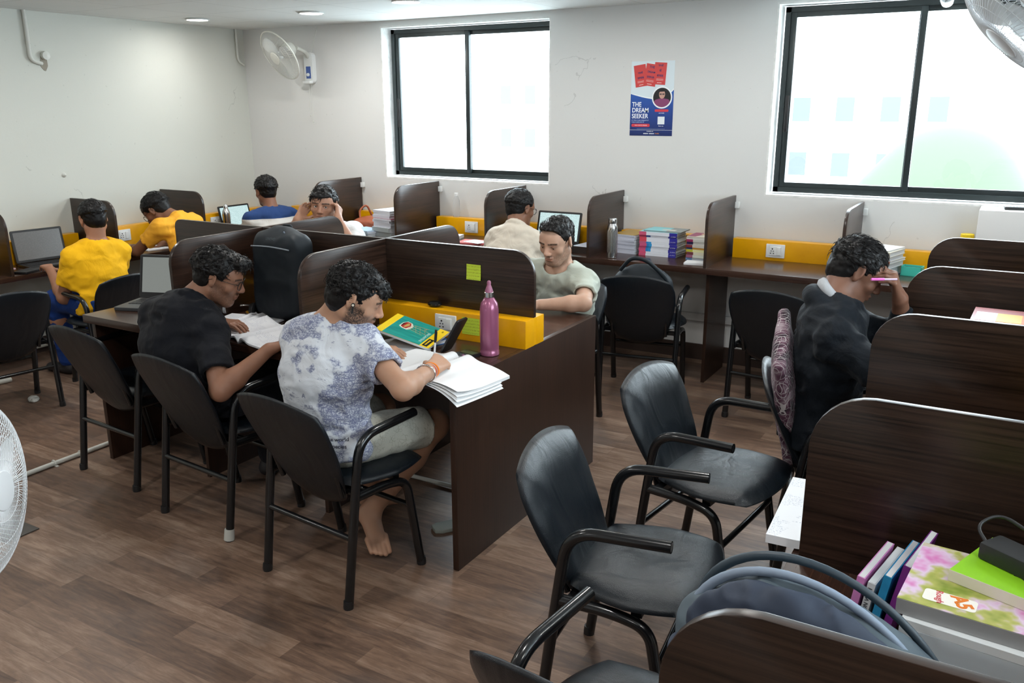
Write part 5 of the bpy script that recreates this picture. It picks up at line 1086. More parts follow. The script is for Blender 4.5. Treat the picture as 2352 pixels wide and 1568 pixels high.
for (x0, y0, x1, y1) in ((0, .008, .082, .016), (-.002, -.008, .086, -.010), (.010, .024, .050, -.028), (.034, .024, .066, -.022), (.004, .02, .07, .04), (.004, -.02, .078, -.026), (.052, .03, .086, -.012)): m.tube([(x0, y0, .0012), (x1, y1, .0012)], .0007, 4)
m.prism([(.056, .028), (.064, .036), (.062, .024)], .001); m.build('ship_masts', cm((206, 186, 140), .4), cvr)
text('BRIGANTINE', .0175, cm((200, 232, 228), .4), T3(bw_ * .275, -.022, .0008) @ RZ(-90), cvr, sx=.92)
MB().box(bw_ * .36, -bh_ * .46, .0002, bw_ * .45, -bh_ * .10, .0008).build('name_plate', cm((22, 22, 24), .4), cvr); text('classmate', .0125, cm((250, 214, 40), .4), T3(bw_ * .405, -bh_ * .28, .0010) @ RZ(-90), cvr, bold=.0003); text('A4', .012, cm((90, 76, 20), .4), T3(bw_ * .42, bh_ * .38, .0006) @ RZ(-90), cvr)
# phone on edge, calculator
ph = thing('smartphone', 'black smartphone standing propped at a slant behind the calculator', 'phone', (4.062, -2.872, .7505)); Mp = Matrix(((0, .515, -.857, 0), (-1, 0, 0, 0), (0, .857, .515, .004), (0, 0, 0, 1))) @ T3(0, .085, 0)
m = MB(); m.prism(rrect(-.038, -.083, .038, .083, .010, 5), .008, Mp, bev=.0015); ph_b = m.build('body', BLK, ph); MB().prism(rrect(-.036, -.081, .036, .081, .009, 5), .0004, Mp @ T3(0, 0, .0080)).build('screen', BLKG, ph_b)
ca = thing('calculator', 'black scientific calculator lying beside the pink bottle', 'calculator', (4.155, -2.905, .7505), R(-8)); m = MB(); m.prism(rrect(-.042, -.078, .042, .078, .012, 5), .013, bev=.002); m.build('case', BLK, ca)
MB().box(-.034, .030, .0128, .034, .056, .0138).build('display', cm((92, 104, 96), .2), ca); MB().box(-.036, .058, .0130, .036, .066, .0134).build('label_strip', cm((70, 76, 78), .3), ca)
for j in range(7):
    for i in range(5): MB().box(-.033 + i * .0137, -.066 + j * .0125, .0128, -.022 + i * .0137, -.058 + j * .0125, .0160, bev=.001).build('key', cm((190, 120, 170) if (j == 5 and i > 2) else (150, 154, 158) if j < 4 else (92, 96, 100), .4), ca)
er = thing('earbud_case', 'glossy black earbud case lying on the yellow rail of the island', 'earbud case', (3.842, -2.634, .868), R(10)); m = MB(); m.lathe([(0, 0), (.020, .001), (.029, .009), (.029, .016), (.020, .024), (0, .025)], 28, Matrix.Diagonal((1.12, .80, 1, 1))); m.build('shell', pm('gloss_black', (.006, .006, .007), .12), er)
# sticky notes
LIME = pm('sticky_lime', s2l((200, 222, 60)), .6); t = NT(LIME); q = t.coord(); ln = t.math('GREATER_THAN', t.math('FRACT', t.math('MULTIPLY', t.n('ShaderNodeSeparateXYZ', {0: q}).outputs[2], 75.)), .62); sc2 = t.math('GREATER_THAN', t.noise(t.coord((230, 1, 200)), 1.4, 3), .52); t.base(t.mix(t.math('MULTIPLY', t.math('MULTIPLY', ln, sc2), .6), s2l((200, 222, 60)), s2l((120, 130, 30))))
n1 = thing('sticky_note', 'lime sticky note on the dark island partition above the yellow rail', 'sticky note', (4.026, -2.5995, 1.032)); wavesheet('sheet', -.036, .036, -.033, .033, lambda u, v: .0015 + .004 * (1 - v) ** 2 + .002 * u * v, LIME, n1, M=PM_)
n2 = thing('sticky_note', 'lime sticky note on the yellow rail, half hidden by the pink bottle', 'sticky note', (4.052, -2.6725, .815)); wavesheet('sheet', -.042, .045, -.036, .036, lambda u, v: .001 + .002 * (1 - v) ** 2, LIME, n2, M=PM_)
# pen, bangle, thread, earbud belong to the writing student
pen = thing('pen', 'white pen with a black cap held by the student in the printed T-shirt', 'pen', (4.125, -3.045, .768)); m = MB(); d_ = Vector((.10, .02, .98)).normalized()
m.tube([Vector((0, 0, 0)), Vector((0, 0, 0)) + d_ * .085], .0038, 10); m.build('barrel', cm((225, 226, 228), .3), pen); m = MB(); m.tube([d_ * .078, d_ * .128], [.0050, .0046], 10); m.tube([d_ * .085 + Vector((.006, 0, 0)), d_ * .12 + Vector((.006, 0, 0))], .0012, 6); m.build('cap', BLK, pen)
b8 = Vector(i8['base']); w8 = Vector((4.240, -3.225, .800)); e8 = Vector((4.290, -3.453, .805)); dd = (w8 - e8).normalized()
for (off, rad, th, mt, nm) in ((-.045, .036, .0032, CHROME, 'steel_bangle'), (.004, .030, .0032, cm((238, 130, 30), .6), 'orange_thread'), (-.012, .029, .0016, cm((200, 40, 30), .6), 'red_thread')):
    c_ = w8 + dd * off - b8; Mx = axisM(c_, dd); m = MB(); m.tube([Mx @ Vector((rad * cos(a), rad * sin(a) * .88, 0)) for a in [2 * pi * k / 32 for k in range(32)]], th, 8, closed=True); m.build(nm, mt, p8, 180)
E8 = Vector(i8['hl'](.087, .004, -.004)) - b8; Uu = Vector(i8['U']); Ff = Vector(i8['F']); Rrv = Vector(i8['R']); m = MB(); m.tube([E8, E8 + Rrv * .006], .007, 12); m.tube([E8 + Rrv * .003, E8 - Uu * .030 + Ff * .008 + Rrv * .002], .0032, 8); eb = m.build('earbud', BLK, p8); m = MB(); m.tube([E8 + Rrv * .0055, E8 + Rrv * .0072], .0042, 12); m.build('earbud_face', cm((214, 206, 190), .3), eb)
# printed words at the hem of the T-shirt, wrapped onto the cloth
from mathutils.bvhtree import BVHTree
def wrap_text(s, size, mat, origin, right, up, target, parent, name='lettering', off=.0012):
    right = Vector(right).normalized(); n_ = right.cross(Vector(up)).normalized(); up = n_.cross(right).normalized()
    cu = bpy.data.curves.new(name, 'FONT'); cu.body = s; cu.size = size; cu.align_x = 'CENTER'; cu.align_y = 'CENTER'; cu.offset = .0002; o = bpy.data.objects.new(name, cu); COL.objects.link(o)
    me = bpy.data.meshes.new_from_object(o.evaluated_get(bpy.context.evaluated_depsgraph_get())); bpy.data.objects.remove(o)
    bm = bmesh.new(); bm.from_mesh(target.data); bv = BVHTree.FromBMesh(bm); bm.free(); tm = target.matrix_basis; O_ = Vector(origin)
    for v in me.vertices:
        p = O_ + right * v.co.x + up * v.co.y + n_ * .3; h, nn, _, _ = bv.ray_cast(p, -n_)
        v.co = (h + nn * off) if h is not None else p - n_ * .3
    me.materials.clear(); me.materials.append(mat); q = bpy.data.objects.new(name, me); COL.objects.link(q); q.parent = parent; return q
sh8 = [c for c in p8.children if c.name.startswith('shirt')][0]; INK = cm((40, 42, 58), .7)
back_n = Vector((.30, -.95, 0)); rt_ = Vector((.95, .30, 0))
for s_, z_, sz_ in (('of the world', .600, .020), ('ent species', .575, .020)): wrap_text(s_, sz_, INK, (.115, -.10, z_ - .015), rt_, (0, 0, 1), sh8, p8)
wrap_text('A', .024, cm((120, 126, 150), .7), (.0, -.10, .735), rt_, (0, 0, 1), sh8, p8); wrap_text('FULL', .018, cm((120, 126, 150), .7), (.02, -.10, .695), rt_, (0, 0, 1), sh8, p8)
# slipper
m = MB(); ms = [(.0, -.13), (.028, -.128), (.042, -.10), (.040, -.04), (.036, 0), (.044, .06), (.046, .10), (.030, .128), (0, .134), (-.030, .128), (-.042, .10), (-.036, .04), (-.032, 0), (-.036, -.05), (-.036, -.10), (-.026, -.126)]
sl = thing('slipper', 'grey-green slipper lying on the floor under the right end of the island', 'slipper', (4.12, -2.87, 0), R(-35)); m.prism(ms, .016, bev=.004); m.build('sole', cm((150, 156, 148), .6), sl); m = MB(); m.tube([(-.042, .03, .014), (-.03, .04, .05), (0, .05, .062), (.03, .04, .05), (.044, .03, .014)], [.010, .012, .012, .012, .010], 8); m.build('strap', cm((132, 138, 132), .6), sl)
# ---- black polo student's bay ----
open_book('open copybook full of handwriting in front of the student in the black polo', (3.235, -3.045, .7505), -12, .20, .27, .010, PG_W, .014, lift=(-1, .06, 1))
open_book('open book with a red margin stripe beyond the copybook', (2.975, -2.905, .7505), 14, .15, .20, .010, PG_W, .016, 'textbook', 'book')
book('thick white book with a pink corner, lying by the island divider', (3.30, -2.80, .75), .17, .12, .026, (222, 218, 222), rz=-10, bands=[(0, .2, (190, 40, 90)), (.2, 1, (214, 214, 218))])
hp = thing('headphones', 'grey and black headphones lying by the tall black backpack', 'headphones', (2.845, -2.83, .75), R(20)); m = MB(); m.tube([(.075 * cos(a), .075 * sin(a), .014 + .02 * sin(a)) for a in [pi * k / 16 for k in range(17)]], .005, 8); m.build('headband', STEEL, hp, 60)
for q in (-1, 1): m = MB(); m.lathe([(0, -.012), (.030, -.012), (.034, -.004), (.034, .008), (.026, .014), (0, .012)], 24, T3(q * .075, -.005, .034) @ RYm(90)); m.build('ear_cup', cm((165, 168, 172), .35) if q < 0 else BLK, hp)
pc = thing('steel_dish', 'shallow steel dish with small things beside the tall black backpack', 'dish', (2.93, -2.80, .75)); MB().lathe([(0, .002), (.040, .002), (.052, .020), (.056, .022), (.055, .025), (.048, .018), (.038, .006), (0, .006)], 36).build('bowl', CHROME, pc)
# ---- fabric bags (sculpted) ----
BAGM = pm('backpack_nylon', (.010, .015, .020), .55, spec=.3); t = NT(BAGM); t.bump(t.noise(t.coord(), 700, 2), .25, .002)
def soft(name, mat, parent, prims, lo, hi, res=.006, disp=.004, fq=18, org=(0, 0, 0), relaxn=2):
    S = SDF(A(lo), A(hi), res); prims(S)
    if disp: S.displace(lambda P: disp * (np.abs(vn(P, fq, 3) + .5 * vn(P, fq * 2.2, 8)) * 2 - .35))
    V, F = S.mesh(); V = relax(V, F, relaxn, .5); return npmesh(name, V, F, mat, parent, org)
def boxsdf(c, h, r, M=None, bulge=0):
    c = A(c); h = A(h); M = np.eye(3) if M is None else np.array(M)
    def fn(X, Y, Z):
        x, y, z = X - c[0], Y - c[1], Z - c[2]; q = [np.abs(x * M[i][0] + y * M[i][1] + z * M[i][2]) - (h[i] - r) for i in range(3)]
        return (np.sqrt(sum(np.maximum(k_, 0) ** 2 for k_ in q)) + np.minimum(np.maximum(q[0], np.maximum(q[1], q[2])), 0) - r).astype(np.float32)
    return fn
bp = thing('backpack', 'tall black backpack standing on the island behind the open copybook', 'backpack', (3.06, -2.755, .75), R(-4)); bp.rotation_euler = (R(-3), 0, R(-3))
def bpf(S):
    S.prim(boxsdf((0, 0, .20), (.155, .070, .20), .055), A((-.16, -.08, 0)), A((.16, .08, .42)), .02); S.ell((0, 0, .30), (.135, .072, .135), None, .04); S.ell((0, -.05, .13), (.135, .035, .13), None, .02)
bp_main = soft('main_body', BAGM, bp, bpf, (-.19, -.14, -.01), (.19, .10, .46), .006, .005, 14)
m = MB(); m.tube([(-.125 + .25 * k / 12, -.077 - .004 * sin(pi * k / 12), .335 + .006 * sin(pi * k / 12)) for k in range(13)], .0035, 6); m.build('zip', cm((120, 128, 136), .4), bp, 60)
m = MB(); m.tube([(.128 - .0 * k, -.045, .05 + .03 * k) if k < 10 else (.128 - .012 * (k - 9), -.040, .35 + .010 * (k - 9)) for k in range(16)], .0045, 6); m.build('piping', cm((96, 108, 122), .4), bp, 60)
m = MB(); m.tube(smoothpath([(-.030, .03, .410), (-.026, .035, .432), (.026, .035, .432), (.030, .03, .410)], .02), .006, 8); m.build('carry_handle', BAGM, bp, 60)
m = MB(); m.tube([(-.157, -.02, .06), (-.162, -.02, .16), (-.152, -.02, .26)], [.006, .010, .005], 8); m.build('side_strap', cm((58, 76, 98), .6), bp, 60)

# grey-blue backpack, bottom right
GB = pm('bag_slate_blue', (.016, .026, .050), .7); GG = pm('bag_grey', (.060, .085, .105), .65); 
b2 = thing('backpack', 'slate-blue and grey backpack in the nearest bay of the row desk', 'backpack', (5.862, -4.52, .75))
def b2f(S): S.prim(boxsdf((.0, .0, .14), (.175, .070, .14), .06), A((-.19, -.09, 0)), A((.19, .09, .30)), .02); S.ell((-.0, 0, .175), (.175, .078, .170), None, .04)
soft('main_body', GG, b2, b2f, (-.23, -.14, -.01), (.23, .12, .42), .006, .010, 15)
def b2g(S): S.prim(boxsdf((-.01, -.062, .12), (.160, .045, .13), .04), A((-.19, -.12, 0)), A((.19, .0, .28)), .02); S.ell((0, -.040, .180), (.171, .056, .170), None, .04)
soft('front_pocket', GB, b2, b2g, (-.22, -.16, -.01), (.21, .06, .40), .0055, .013, 20)
for yy, rz_, zz_, mt in ((.045, .178, .350, cm((40, 54, 64), .5)), (-.008, .174, .352, cm((120, 134, 152), .6))):
    m = MB(); m.tube([(-rz_ * cos(a), yy, .175 + (zz_ - .175) * sin(a)) for a in [pi * k / 28 for k in range(29)]], .0065, 8); m.build('zip_piping', mt, b2, 60)
for c_ in b2.children: c_.data.transform(Matrix(((1.0, 0, -.26, 0), (0, 1, 0, 0), (0, 0, 1, 0), (0, 0, 0, 1))))
pp9 = thing('pen', 'pink pen held to the forehead of the student in the dark hoodie', 'pen', (5.575, -2.415, 1.120)); d9 = Vector((.86, .50, .0)).normalized(); m = MB(); m.tube([-d9 * .01, d9 * .035], .0050, 10); m.build('cap', cm((222, 110, 190), .35), pp9); m = MB(); m.tube([d9 * .035, d9 * .080], .0038, 10); m.build('barrel', cm((206, 180, 206), .35), pp9)
# bag on the chair under the books
b3 = thing('shoulder_bag', 'black bag with a looped strap resting on the back of a wall desk chair', 'bag', (4.10, -.86, .46), R(10))
soft('body', BAGM, b3, lambda S: (S.ell((0, 0, .17), (.19, .075, .17), None, .02), S.prim(boxsdf((0, 0, .14), (.17, .06, .14), .05), A((-.2, -.1, 0)), A((.2, .1, .3)), .02)), (-.22, -.12, -.01), (.22, .12, .38), .008, .006, 14)
m = MB(); pts = smoothpath([(-.13, -.03, .30), (-.06, -.06, .385), (.03, -.06, .375), (.16, -.04, .26), (.20, -.03, .10)], .06, 8)
for k in range(len(pts) - 1): pass
m.tube(pts, .012, 8, M=Matrix.Diagonal((1, 1.0, 1, 1))); m.build('strap', BAGM, b3, 60)
# cushion
CU = cloth('patterned_cushion', (.10, .05, .07), .85, .3); t = NT(CU); q = t.coord((1, 1, 1)); dn = t.n('ShaderNodeTexNoise', {'Vector': q, 'Scale': 7., 'Detail': 1}).outputs[1]; wq = t.n('ShaderNodeVectorMath', {0: q, 1: t.n('ShaderNodeVectorMath', {0: dn, 1: (.10, .10, .10)}, operation='MULTIPLY').outputs[0]}, operation='ADD').outputs[0]
v1 = t.n('ShaderNodeTexVoronoi', {'Vector': wq, 'Scale': 40.}, feature='DISTANCE_TO_EDGE').outputs[0]; w1_ = t.n('ShaderNodeTexWave', {'Vector': wq, 'Scale': 22., 'Distortion': 3.}).outputs[1]; ed = t.math('MAXIMUM', t.math('LESS_THAN', v1, .022), t.math('GREATER_THAN', w1_, .965))
cc_ = t.ramp(t.noise(t.coord(), 16, 2), [(.38, (.035, .020, .030)), (.50, (.11, .045, .075)), (.62, (.24, .17, .20))]); t.base(t.mix(t.math('MULTIPLY', ed, .8), cc_, (.55, .50, .50)))
cu_ = thing('cushion', 'purple patterned cushion between the hoodie student and the chair back', 'cushion', (5.335, -2.375, .468), R(-78))
soft('cover', CU, cu_, lambda S: (S.prim(boxsdf((0, 0, .245), (.19, .022, .235), .02), A((-.2, -.03, 0)), A((.2, .03, .49)), .01), S.ell((0, 0, .245), (.175, .050, .22), None, .04)), (-.22, -.08, -.02), (.22, .08, .52), .006, .003, 12); cu_.rotation_euler = (R(8), R(20), R(-78))
# ---- books on the wall desk ----
def stack(n, loc, fn, group, rz=0, jit=.004, seed=1):
    rg_ = random.Random(seed); z = loc[2]; out = []
    for i in range(n):
        L, W, T, kw = fn(i); r = book(kw.pop('label'), (loc[0] + rg_.uniform(-jit, jit), loc[1] + rg_.uniform(-jit, jit), z), L, W, T, rz=rz + rg_.uniform(-1.5, 1.5), group=group, **kw); z += T + .0003; out.append(r)
    return z
ORD = ['lowest', 'second', 'third', 'fourth', 'fifth', 'sixth', 'seventh', 'eighth', 'ninth', 'tenth', 'eleventh']
def ordn(i, n): return 'topmost' if i == n - 1 else ORD[i] + (' from the bottom' if i else '')
def sB(i):
    T = [.013, .014, .020, .014, .018, .012, .030, .012, .024][i]; pk = [(206, 84, 120), (214, 80, 118), (208, 84, 124), (200, 74, 116), (206, 88, 128), (196, 90, 124), (216, 74, 92), (176, 50, 84), (204, 86, 118)][i]; mid = (226, 228, 236)
    bd = [(0, .19, pk)] + ([(.19, .25, (40, 128, 196)), (.25, .33, (50, 150, 210)), (.33, .80, mid)] if 2 <= i <= 5 else [(.19, .31, (52, 84, 150)), (.31, .78, mid)] if i == 7 else [(.19, .80, mid)]) + [(.80, 1, (48, 44, 150))]
    if i == 7: bd[-2:] = [(.31, .78, mid), (.78, 1, (48, 44, 150))]
    return .258, .19, T, dict(label='pink and blue banded textbook, %s of its stack by the steel bottle' % ordn(i, 9), bands=bd, cover=(150, 156, 160), top=(120, 196, 204) if i == 8 else None)
zt = stack(9, (3.978, -.215, .75), sB, 'pink and blue banded textbooks', 0, .004, 3)
pcv = book('thin teal and grey photo-covered paperback on top of the banded textbooks', (4.0, -.205, zt), .255, .185, .006, (126, 134, 134), soft=True); MB().box(-.125, -.09, .006, .02, .09, .0066).build('teal_cover_panel', cm((124, 200, 208), .35), pcv); MB().box(-.02, -.05, .0066, .07, .0, .0072).build('photo_patch', cm((206, 206, 196), .4), pcv)
for i, zz_ in enumerate((.765, .785, .812, .850, .885)): text('CA. INTER', .0075, cm((225, 225, 245), .5), T3(4.082, -.3125, zz_) @ RXm(90), pcv).location = (0, 0, 0)
for c in [c for c in pcv.children if c.name.startswith('lettering')]: c.matrix_parent_inverse = pcv.matrix_basis.inverted() if False else Matrix.Translation((-4.0, .205, -zt))
def sA(i): return .175, .235, [.016, .014, .018, .012, .020, .014, .018, .012][i], dict(label='pale magazine, %s of its pile left of the banded textbooks' % ordn(i, 8), bands=[(0, 1, (206, 208, 222))], cover=(206, 208, 218) if i < 7 else (206, 176, 186), top=(176, 140, 60) if i == 7 else None, soft=True, cat='magazine')
stack(8, (3.745, -.185, .75), sA, 'pale magazines on the wall desk', -8, .003, 5)
def sC(i):
    T = [.016, .018, .018, .016, .012, .018, .018, .016, .012][i % 9]; tag_ = [(120, 160, 210), (160, 100, 130), (120, 60, 70), (190, 190, 60), (36, 70, 110), (130, 46, 56), (40, 34, 90), (150, 40, 90), (214, 205, 205)][i % 9]; bdy = [(206, 216, 226), (214, 220, 208), (216, 210, 186), (222, 220, 164), (222, 160, 60), (206, 200, 190), (206, 204, 198), (210, 210, 204), (224, 222, 216)][i % 9]
    return .165, .18, T, dict(label='paperback, %s of the narrow stack beside a divider on the wall desk' % ordn(i, 9), bands=[(0, .26, tag_), (.26, 1, bdy)], cover=(214, 212, 206), soft=True)
zt = stack(9, (4.265, -.245, .75), sC, 'narrow paperbacks by the divider', 0, .004, 8)
cvp = book('illustrated maroon and cream comic cover on top of the narrow paperback stack', (4.265, -.245, zt), .165, .18, .006, (222, 216, 200), soft=True); MB().prism([(-.08, -.085), (-.03, -.085), (.0, .02), (-.03, .085), (-.08, .085)], .0005, T3(0, 0, .006)).build('maroon_patch', cm((150, 56, 100), .4), cvp); MB().prism(circ(.022, 20, -.005, .03), .0006, T3(0, 0, .0065)).build('cream_patch', cm((226, 196, 160), .4), cvp)
flat('paper_sheets', 'white sheets at the desk edge in front of the narrow paperbacks', (.13, .10), (4.285, -.445, .75), 6, PAPER, .012)
def sD(i): return .20, .25, [.040, .034, .018, .016, .018, .014, .022, .016, .018][i], dict(label='white notebook, %s of the tall curved stack left of a divider' % ordn(i, 9), bands=[(0, 1, (204, 206, 216) if i > 1 else (150, 158, 160))], cover=(206, 208, 214) if i != 5 else (150, 40, 80), soft=True, cat='notebook')
stack(9, (1.875, -.385, .75), sD, 'tall stack of white notebooks', -12, .010, 12)
def sD2(i): return .22, .16, [.022, .014, .008][i], dict(label='bluish notebook, %s of the low stack beside the tall white one' % ordn(i, 3), bands=[(0, 1, (150, 170, 186))], cover=[(120, 140, 150), (196, 204, 226), (176, 206, 226)][i], soft=True, cat='notebook')
stack(3, (1.665, -.46, .75), sD2, 'low stack of bluish notebooks', -14, .006, 13)
flat('paper_sheets', 'long fan of white sheets on the wall desk behind the island divider', (.30, .20), (2.27, -.34, .75), 14, PAPER, .022)
book('red-covered notebook lying open-edged beside the cream shirt student', (2.62, -.40, .75), .24, .17, .010, (206, 96, 100), rz=10, top=(206, 110, 112), soft=True); flat('paper_sheets', 'pale sheets on the red notebook left of the cream shirt student', (.16, .12), (2.64, -.42, .7605), -14, PG_W, .003)
book('thick closed book right of the big laptop, half hidden by a divider', (3.50, -.34, .75), .15, .21, .045, (60, 52, 48), rz=-6, top=(176, 180, 190))
CAPM = cloth('white_cap_cotton', (.70, .71, .70)); cp = thing('cap', 'white cloth cap lying on the wall desk before the brown bag', 'cap', (1.50, -.44, .75)); soft('crown', CAPM, cp, lambda S: (S.ell((0, 0, .02), (.085, .095, .075), None), S.cut((0, 0, .001), (0, 0, -1))), (-.11, -.12, -.01), (.11, .12, .11), .006, .003, 20)
BRN = pm('brown_leather', s2l((150, 78, 48)), .45); bb = thing('handbag', 'flattened brown leather bag with a strap on the wall desk near the corner', 'bag', (1.58, -.215, .75), R(8))
soft('body', BRN, bb, lambda S: (S.prim(boxsdf((0, 0, .045), (.19, .11, .045), .035), A((-.2, -.12, 0)), A((.2, .12, .1)), .01), S.ell((-.06, 0, .06), (.12, .10, .05), None, .03)), (-.22, -.14, -.01), (.22, .14, .13), .007, .008, 20)
m = MB(); m.tube(smoothpath([(-.15, -.03, .08), (-.17, -.01, .15), (-.13, .04, .20), (-.10, .07, .10)], .04), .008, 8); m.build('strap', BRN, bb, 60)
def sE(i): return .17, .22, [.05, .03, .016, .022, .028, .010][i], dict(label='book, %s of the pile behind the hoodie student\'s head' % ordn(i, 6), bands=[(0, 1, [(70, 96, 160), (210, 212, 216), (216, 120, 90), (200, 204, 216), (216, 208, 190), (222, 218, 206)][i])], cover=[(70, 96, 160), (206, 208, 212), (214, 210, 204), (196, 200, 210), (206, 196, 180), (228, 226, 222)][i])
stack(6, (5.335, -.235, .75), sE, 'pile behind the hoodie student', -16, .010, 21)
tb = thing('box', 'small open teal box on the wall desk below the yellow rail', 'box', (5.50, -.20, .75), R(-6)); m = MB(); 
for a in ((-.055, -.04, 0, .055, -.036, .055), (-.055, .036, 0, .055, .04, .055), (-.055, -.04, 0, -.051, .04, .055), (.051, -.04, 0, .055, .04, .055), (-.055, -.04, 0, .055, .04, .004)): m.box(*a)
m.build('sides', cm((70, 196, 176), .4), tb); MB().box(-.045, -.03, .004, .045, .03, .046).build('dark_lining', BLK, tb)
# ---- left wall desk odds ----
wl = thing('wallet', 'flat black wallet on the left wall desk before the laptop', 'wallet', (.43, -2.42, LZ), R(20)); MB().box(-.05, -.085, 0, .05, .085, .016, bev=.004).build('leather', BLK, wl)
flat('paper_sheets', 'pinkish paper scrap at the left edge of the left wall desk', (.12, .10), (.20, -2.46, LZ), 10, cm((196, 160, 160), .6), .008)
book('white exercise book standing half open by the amber polo student', (.27, -1.60, LZ), .20, .15, .018, (206, 208, 214), rz=70, top=(222, 224, 228)); flat('paper_sheets', 'white written sheets under the amber polo student\'s arm', (.24, .20), (.33, -1.36, LZ), 82, PG_W, .006)
# ---- right row ----
def sR(i): return .26, .19, [.05, .05, .045, .055, .045][i], dict(label='thick book, %s of the pile in the hoodie student\'s bay' % ordn(i, 5), bands=[(0, 1, (196, 200, 206))], cover=(190, 194, 200))
zt = stack(5, (6.030, -2.50, .75), sR, 'pile in the hoodie student\'s bay', 0, .003, 31)
tbk = book('thick exam guide with an orange and red cover, topmost in the hoodie student\'s bay', (6.035, -2.50, zt), .28, .20, .058, (60, 20, 26), rz=-2, top=(150, 40, 40), bands=[(0, 1, (186, 194, 200))])
for k, (a, b, c) in enumerate(((-.13, -.07, (220, 224, 226)), (-.07, .0, (238, 170, 30)), (.0, .03, (226, 110, 40)), (.06, .10, (236, 200, 60)))): MB().box(a, -.095, .058, b, .03, .0586).build('cover_panel', cm(c, .4), tbk)
flat('sticky_tabs', 'orange sticky tabs poking out under the exam guide', (.05, .02), (5.885, -2.55, zt), 5, cm((240, 160, 40), .5), .002, 'sticky tabs')
ob = open_book('thick open book overhanging the edge of the row desk by the nearest chairs', (5.695, -3.622, .7505), 3, .125, .345, .026, PG_W, .010, 'textbook', 'book'); 
def sS(i):
    T = [.022, .030, .012, .030, .038, .038, .014][i]; bd = [(0, 1, [(120, 110, 50), (212, 208, 196), (90, 92, 84), (206, 212, 220), (196, 204, 212), (200, 208, 214), (222, 226, 228)][i])]
    return .30, .215, T, dict(label='%s book, %s of the pile behind the slate-blue backpack' % (['olive', 'cream lettered', 'photo-spined', 'thick white', 'thick pale', 'thick grey-white', 'thin white'][i], ordn(i, 7)), bands=bd, cover=[(130, 120, 50), (206, 204, 196), (100, 100, 92), (206, 210, 216), (200, 206, 212), (204, 208, 212), (226, 230, 232)][i])
zt = stack(7, (6.060, -4.185, .75), sS, 'pile behind the slate-blue backpack', -5, .002, 41)
accb = [o for o in bpy.data.objects if o.get('label', '').startswith('cream lettered')][0]
text('PRINCIPLES AND PRACTICE OF ACCOUNTING - MODULE', .0135, cm((40, 42, 44), .6), T3(-.002, -.1092, .014) @ RXm(90), accb, sx=.78)
FLR = pm('flower_cover', (.30, .34, .12), .35); t = NT(FLR); t.base(t.ramp(t.noise(t.coord((1, 1, 1)), 13, 3, .6), [(.34, s2l((120, 140, 40))), (.46, s2l((176, 176, 96))), (.54, s2l((214, 190, 214))), (.66, s2l((206, 120, 180)))]))
nb5 = book('flower-covered rough notebook under the green book in the nearest bay', (6.058, -4.170, zt), .32, .215, .026, (150, 150, 150), rz=-5); MB().box(-.16, -.1075, .026, .16, .1075, .0266).build('flower_cover_sheet', FLR, nb5)
MB().prism(rrect(-.128, -.088, -.052, -.052, .006, 3), .0005, T3(0, 0, .0267)).build('sticker', cm((236, 232, 224), .4), nb5); text('A5', .032, cm((222, 120, 30), .4), T3(-.074, -.068, .0274) @ RZ(-62), nb5, bold=.001); text('Rough', .015, cm((196, 40, 60), .4), T3(-.105, -.070, .0274) @ RZ(-80), nb5)
gb = book('bright green book under the black laptop charger', (6.105, -4.135, zt + .0270), .26, .165, .020, (150, 200, 40), rz=-20, bands=[(0, 1, (222, 216, 200))], top=(140, 200, 34)); text('STOP', .017, cm((34, 44, 20), .5), T3(-.085, .015, .0206) @ RZ(62), gb, bold=.0005); text('PR', .017, cm((206, 90, 30), .5), T3(-.070, .050, .0206) @ RZ(62), gb, bold=.0005)
m = MB(); m.tube([(-.062, -.008, .0206), (-.035, -.030, .0206)], .0016, 5); m.tube([(-.058, .0, .0206), (-.052, -.024, .0206)], .003, 5); m.tube([(-.068, -.006, .0206), (-.056, .004, .0206)], .003, 5); m.build('tap_drawing', cm((30, 36, 24), .5), gb)
for i in range(9): MB().box(-.03 + .002 * i, -.060 + .0075 * i + .03, .0201, .012 + .002 * i, -.0585 + .0075 * i + .03, .0205, RZ(0)).build('small_print', cm((90, 140, 20), .5), gb)
ch_ = thing('laptop_charger', 'black laptop charger brick with coiled cable on the bright green book', 'charger', (6.065, -4.120, zt + .0475), R(-32)); MB().box(-.070, -.028, 0, .070, .028, .030, bev=.005).build('brick', pm('charger_black', (.014, .014, .015), .5), ch_)
m = MB(); m.box(.070, -.014, .006, .100, .014, .024, bev=.003); m.tube([(.10, 0, .015), (.13, -.01, .010)], .006); m.build('plug', BLK, ch_); m = MB(); m.tube(smoothpath([(-.07, 0, .015), (-.11, .02, .03), (-.10, .07, .045), (-.02, .08, .02), (.06, .05, .045), (.10, .06, .02), (.12, .02, .05), (.11, .09, .16), (.06, .12, .22)], .03), .0032, 8); m.build('cable', BLK, ch_, 60); m = MB(); m.tube([(.13, -.01, .010), (.17, -.03, -.01), (.20, -.06, -.03)], .004, 8); m.build('white_cable', WHITEP, ch_, 60)
ups = thing('magazine_file', 'x', 'book')
bpy.data.objects.remove(ups)
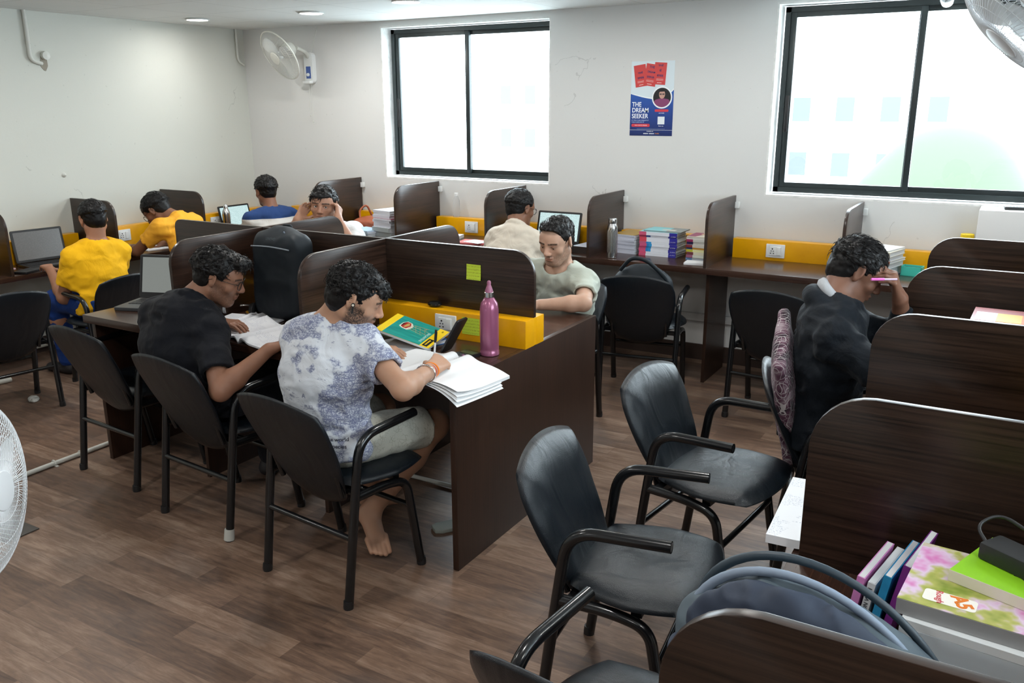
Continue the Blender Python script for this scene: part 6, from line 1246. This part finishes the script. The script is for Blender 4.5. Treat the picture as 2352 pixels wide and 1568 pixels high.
for k, (x, c, h_, lab, tl) in enumerate(((5.812, (206, 130, 190), .125, 'pink thin book standing left in the nearest bay', 8), (5.832, (214, 216, 220), .118, 'white booklet standing beside the thin pink book', 8), (5.852, (40, 140, 190), .140, 'thin blue book standing in the nearest bay', 9), (5.874, (120, 44, 130), .170, 'purple book leaning against the flower-covered pile', 10))):
    r = thing('book', lab, 'book', (x, -3.98, .75), 0, 'books standing in the nearest bay'); r.rotation_euler = (0, R(tl), R(-10)); T_ = .014
    MB().box(-T_ / 2, -.085, 0, T_ / 2, .085, h_).build('cover', cm(c, .4), r); MB().box(-T_ / 2 + .002, -.083, .003, T_ / 2 - .002, .083, h_ + .0005).build('page_block', LAYER, r)
    if k == 1: text('SUBSCRIPTION WITH', .011, cm((50, 52, 60), .5), T3(0, -.0856, .055) @ RXm(90) @ RZ(90), r)
# crumpled plastic, tape and shoes
CRU = pm('crumpled_film', (.62, .62, .58), .25, alpha=.7); fl_ = thing('plastic_scrap', 'crumpled clear plastic scrap on the floor by a chair foot at the left', 'plastic scrap', (.985, -2.83, 0), R(-25)); soft('film', CRU, fl_, lambda S: S.ell((0, 0, .008), (.06, .03, .014), None), (-.08, -.05, -.005), (.08, .05, .04), .004, .008, 55, relaxn=0)
# ---- outside the windows ----
BLD = pm('far_building', (.75, .76, .76), .9); BWN = pm('far_window', (.080, .090, .098), .6); GRD = pm('far_ground', (.70, .72, .70), .9)
MB().box(-60, 6, -18.2, 70, 160, -18).build('outside_ground', GRD); g_ = bpy.data.objects['outside_ground']; g_['kind'] = 'structure'
def building(label, x, y, w_, d_, h_, nx, nz, z0=-18):
    r = thing('building', label, 'building', (x, y, z0)); MB().box(-w_ / 2, 0, 0, w_ / 2, d_, h_).build('walls', BLD, r); px_ = w_ / nx; pz_ = 3.0
    for i in range(nx):
        for j in range(nz): MB().box(-w_ / 2 + px_ * (i + .28), -.05, h_ - pz_ * (j + .75), -w_ / 2 + px_ * (i + .68), .02, h_ - pz_ * (j + .32)).build('window', BWN, r)
building('pale apartment block seen low through the left window', -22, 50, 12, 12, 22, 6, 4); building('tall pale block at the right of the left window', -10.5, 34, 5, 8, 30, 3, 5); building('pale apartment block through the right-hand window', -4, 46, 14, 12, 21, 6, 4)
FOL = pm('pale_foliage', (.062, .092, .050), .8); tr_ = thing('tree', 'round leafy tree seen through the right-hand window', 'tree', (3.4, 34, -18))
m = MB(); m.lathe([(.35, 0), (.22, 9), (.1, 16)], 10); m.build('trunk', cm((110, 96, 80), .9), tr_); soft('crown', FOL, tr_, lambda S: (S.ell((0, 0, 16.6), (2.6, 2.4, 2.3), None, 1.), S.ell((-1.7, 0, 15.4), (2.0, 1.8, 1.8), None, 1.), S.ell((1.6, .3, 15.2), (2.0, 1.8, 1.6), None, 1.)), (-4.5, -3.5, 12), (4.5, 3.5, 20), .16, 0, 1)

wrap_text('LENOVO', .016, cm((52, 62, 70), .5), (0, 0, .375), (1, 0, 0), (0, 0, 1), bp_main, bp)
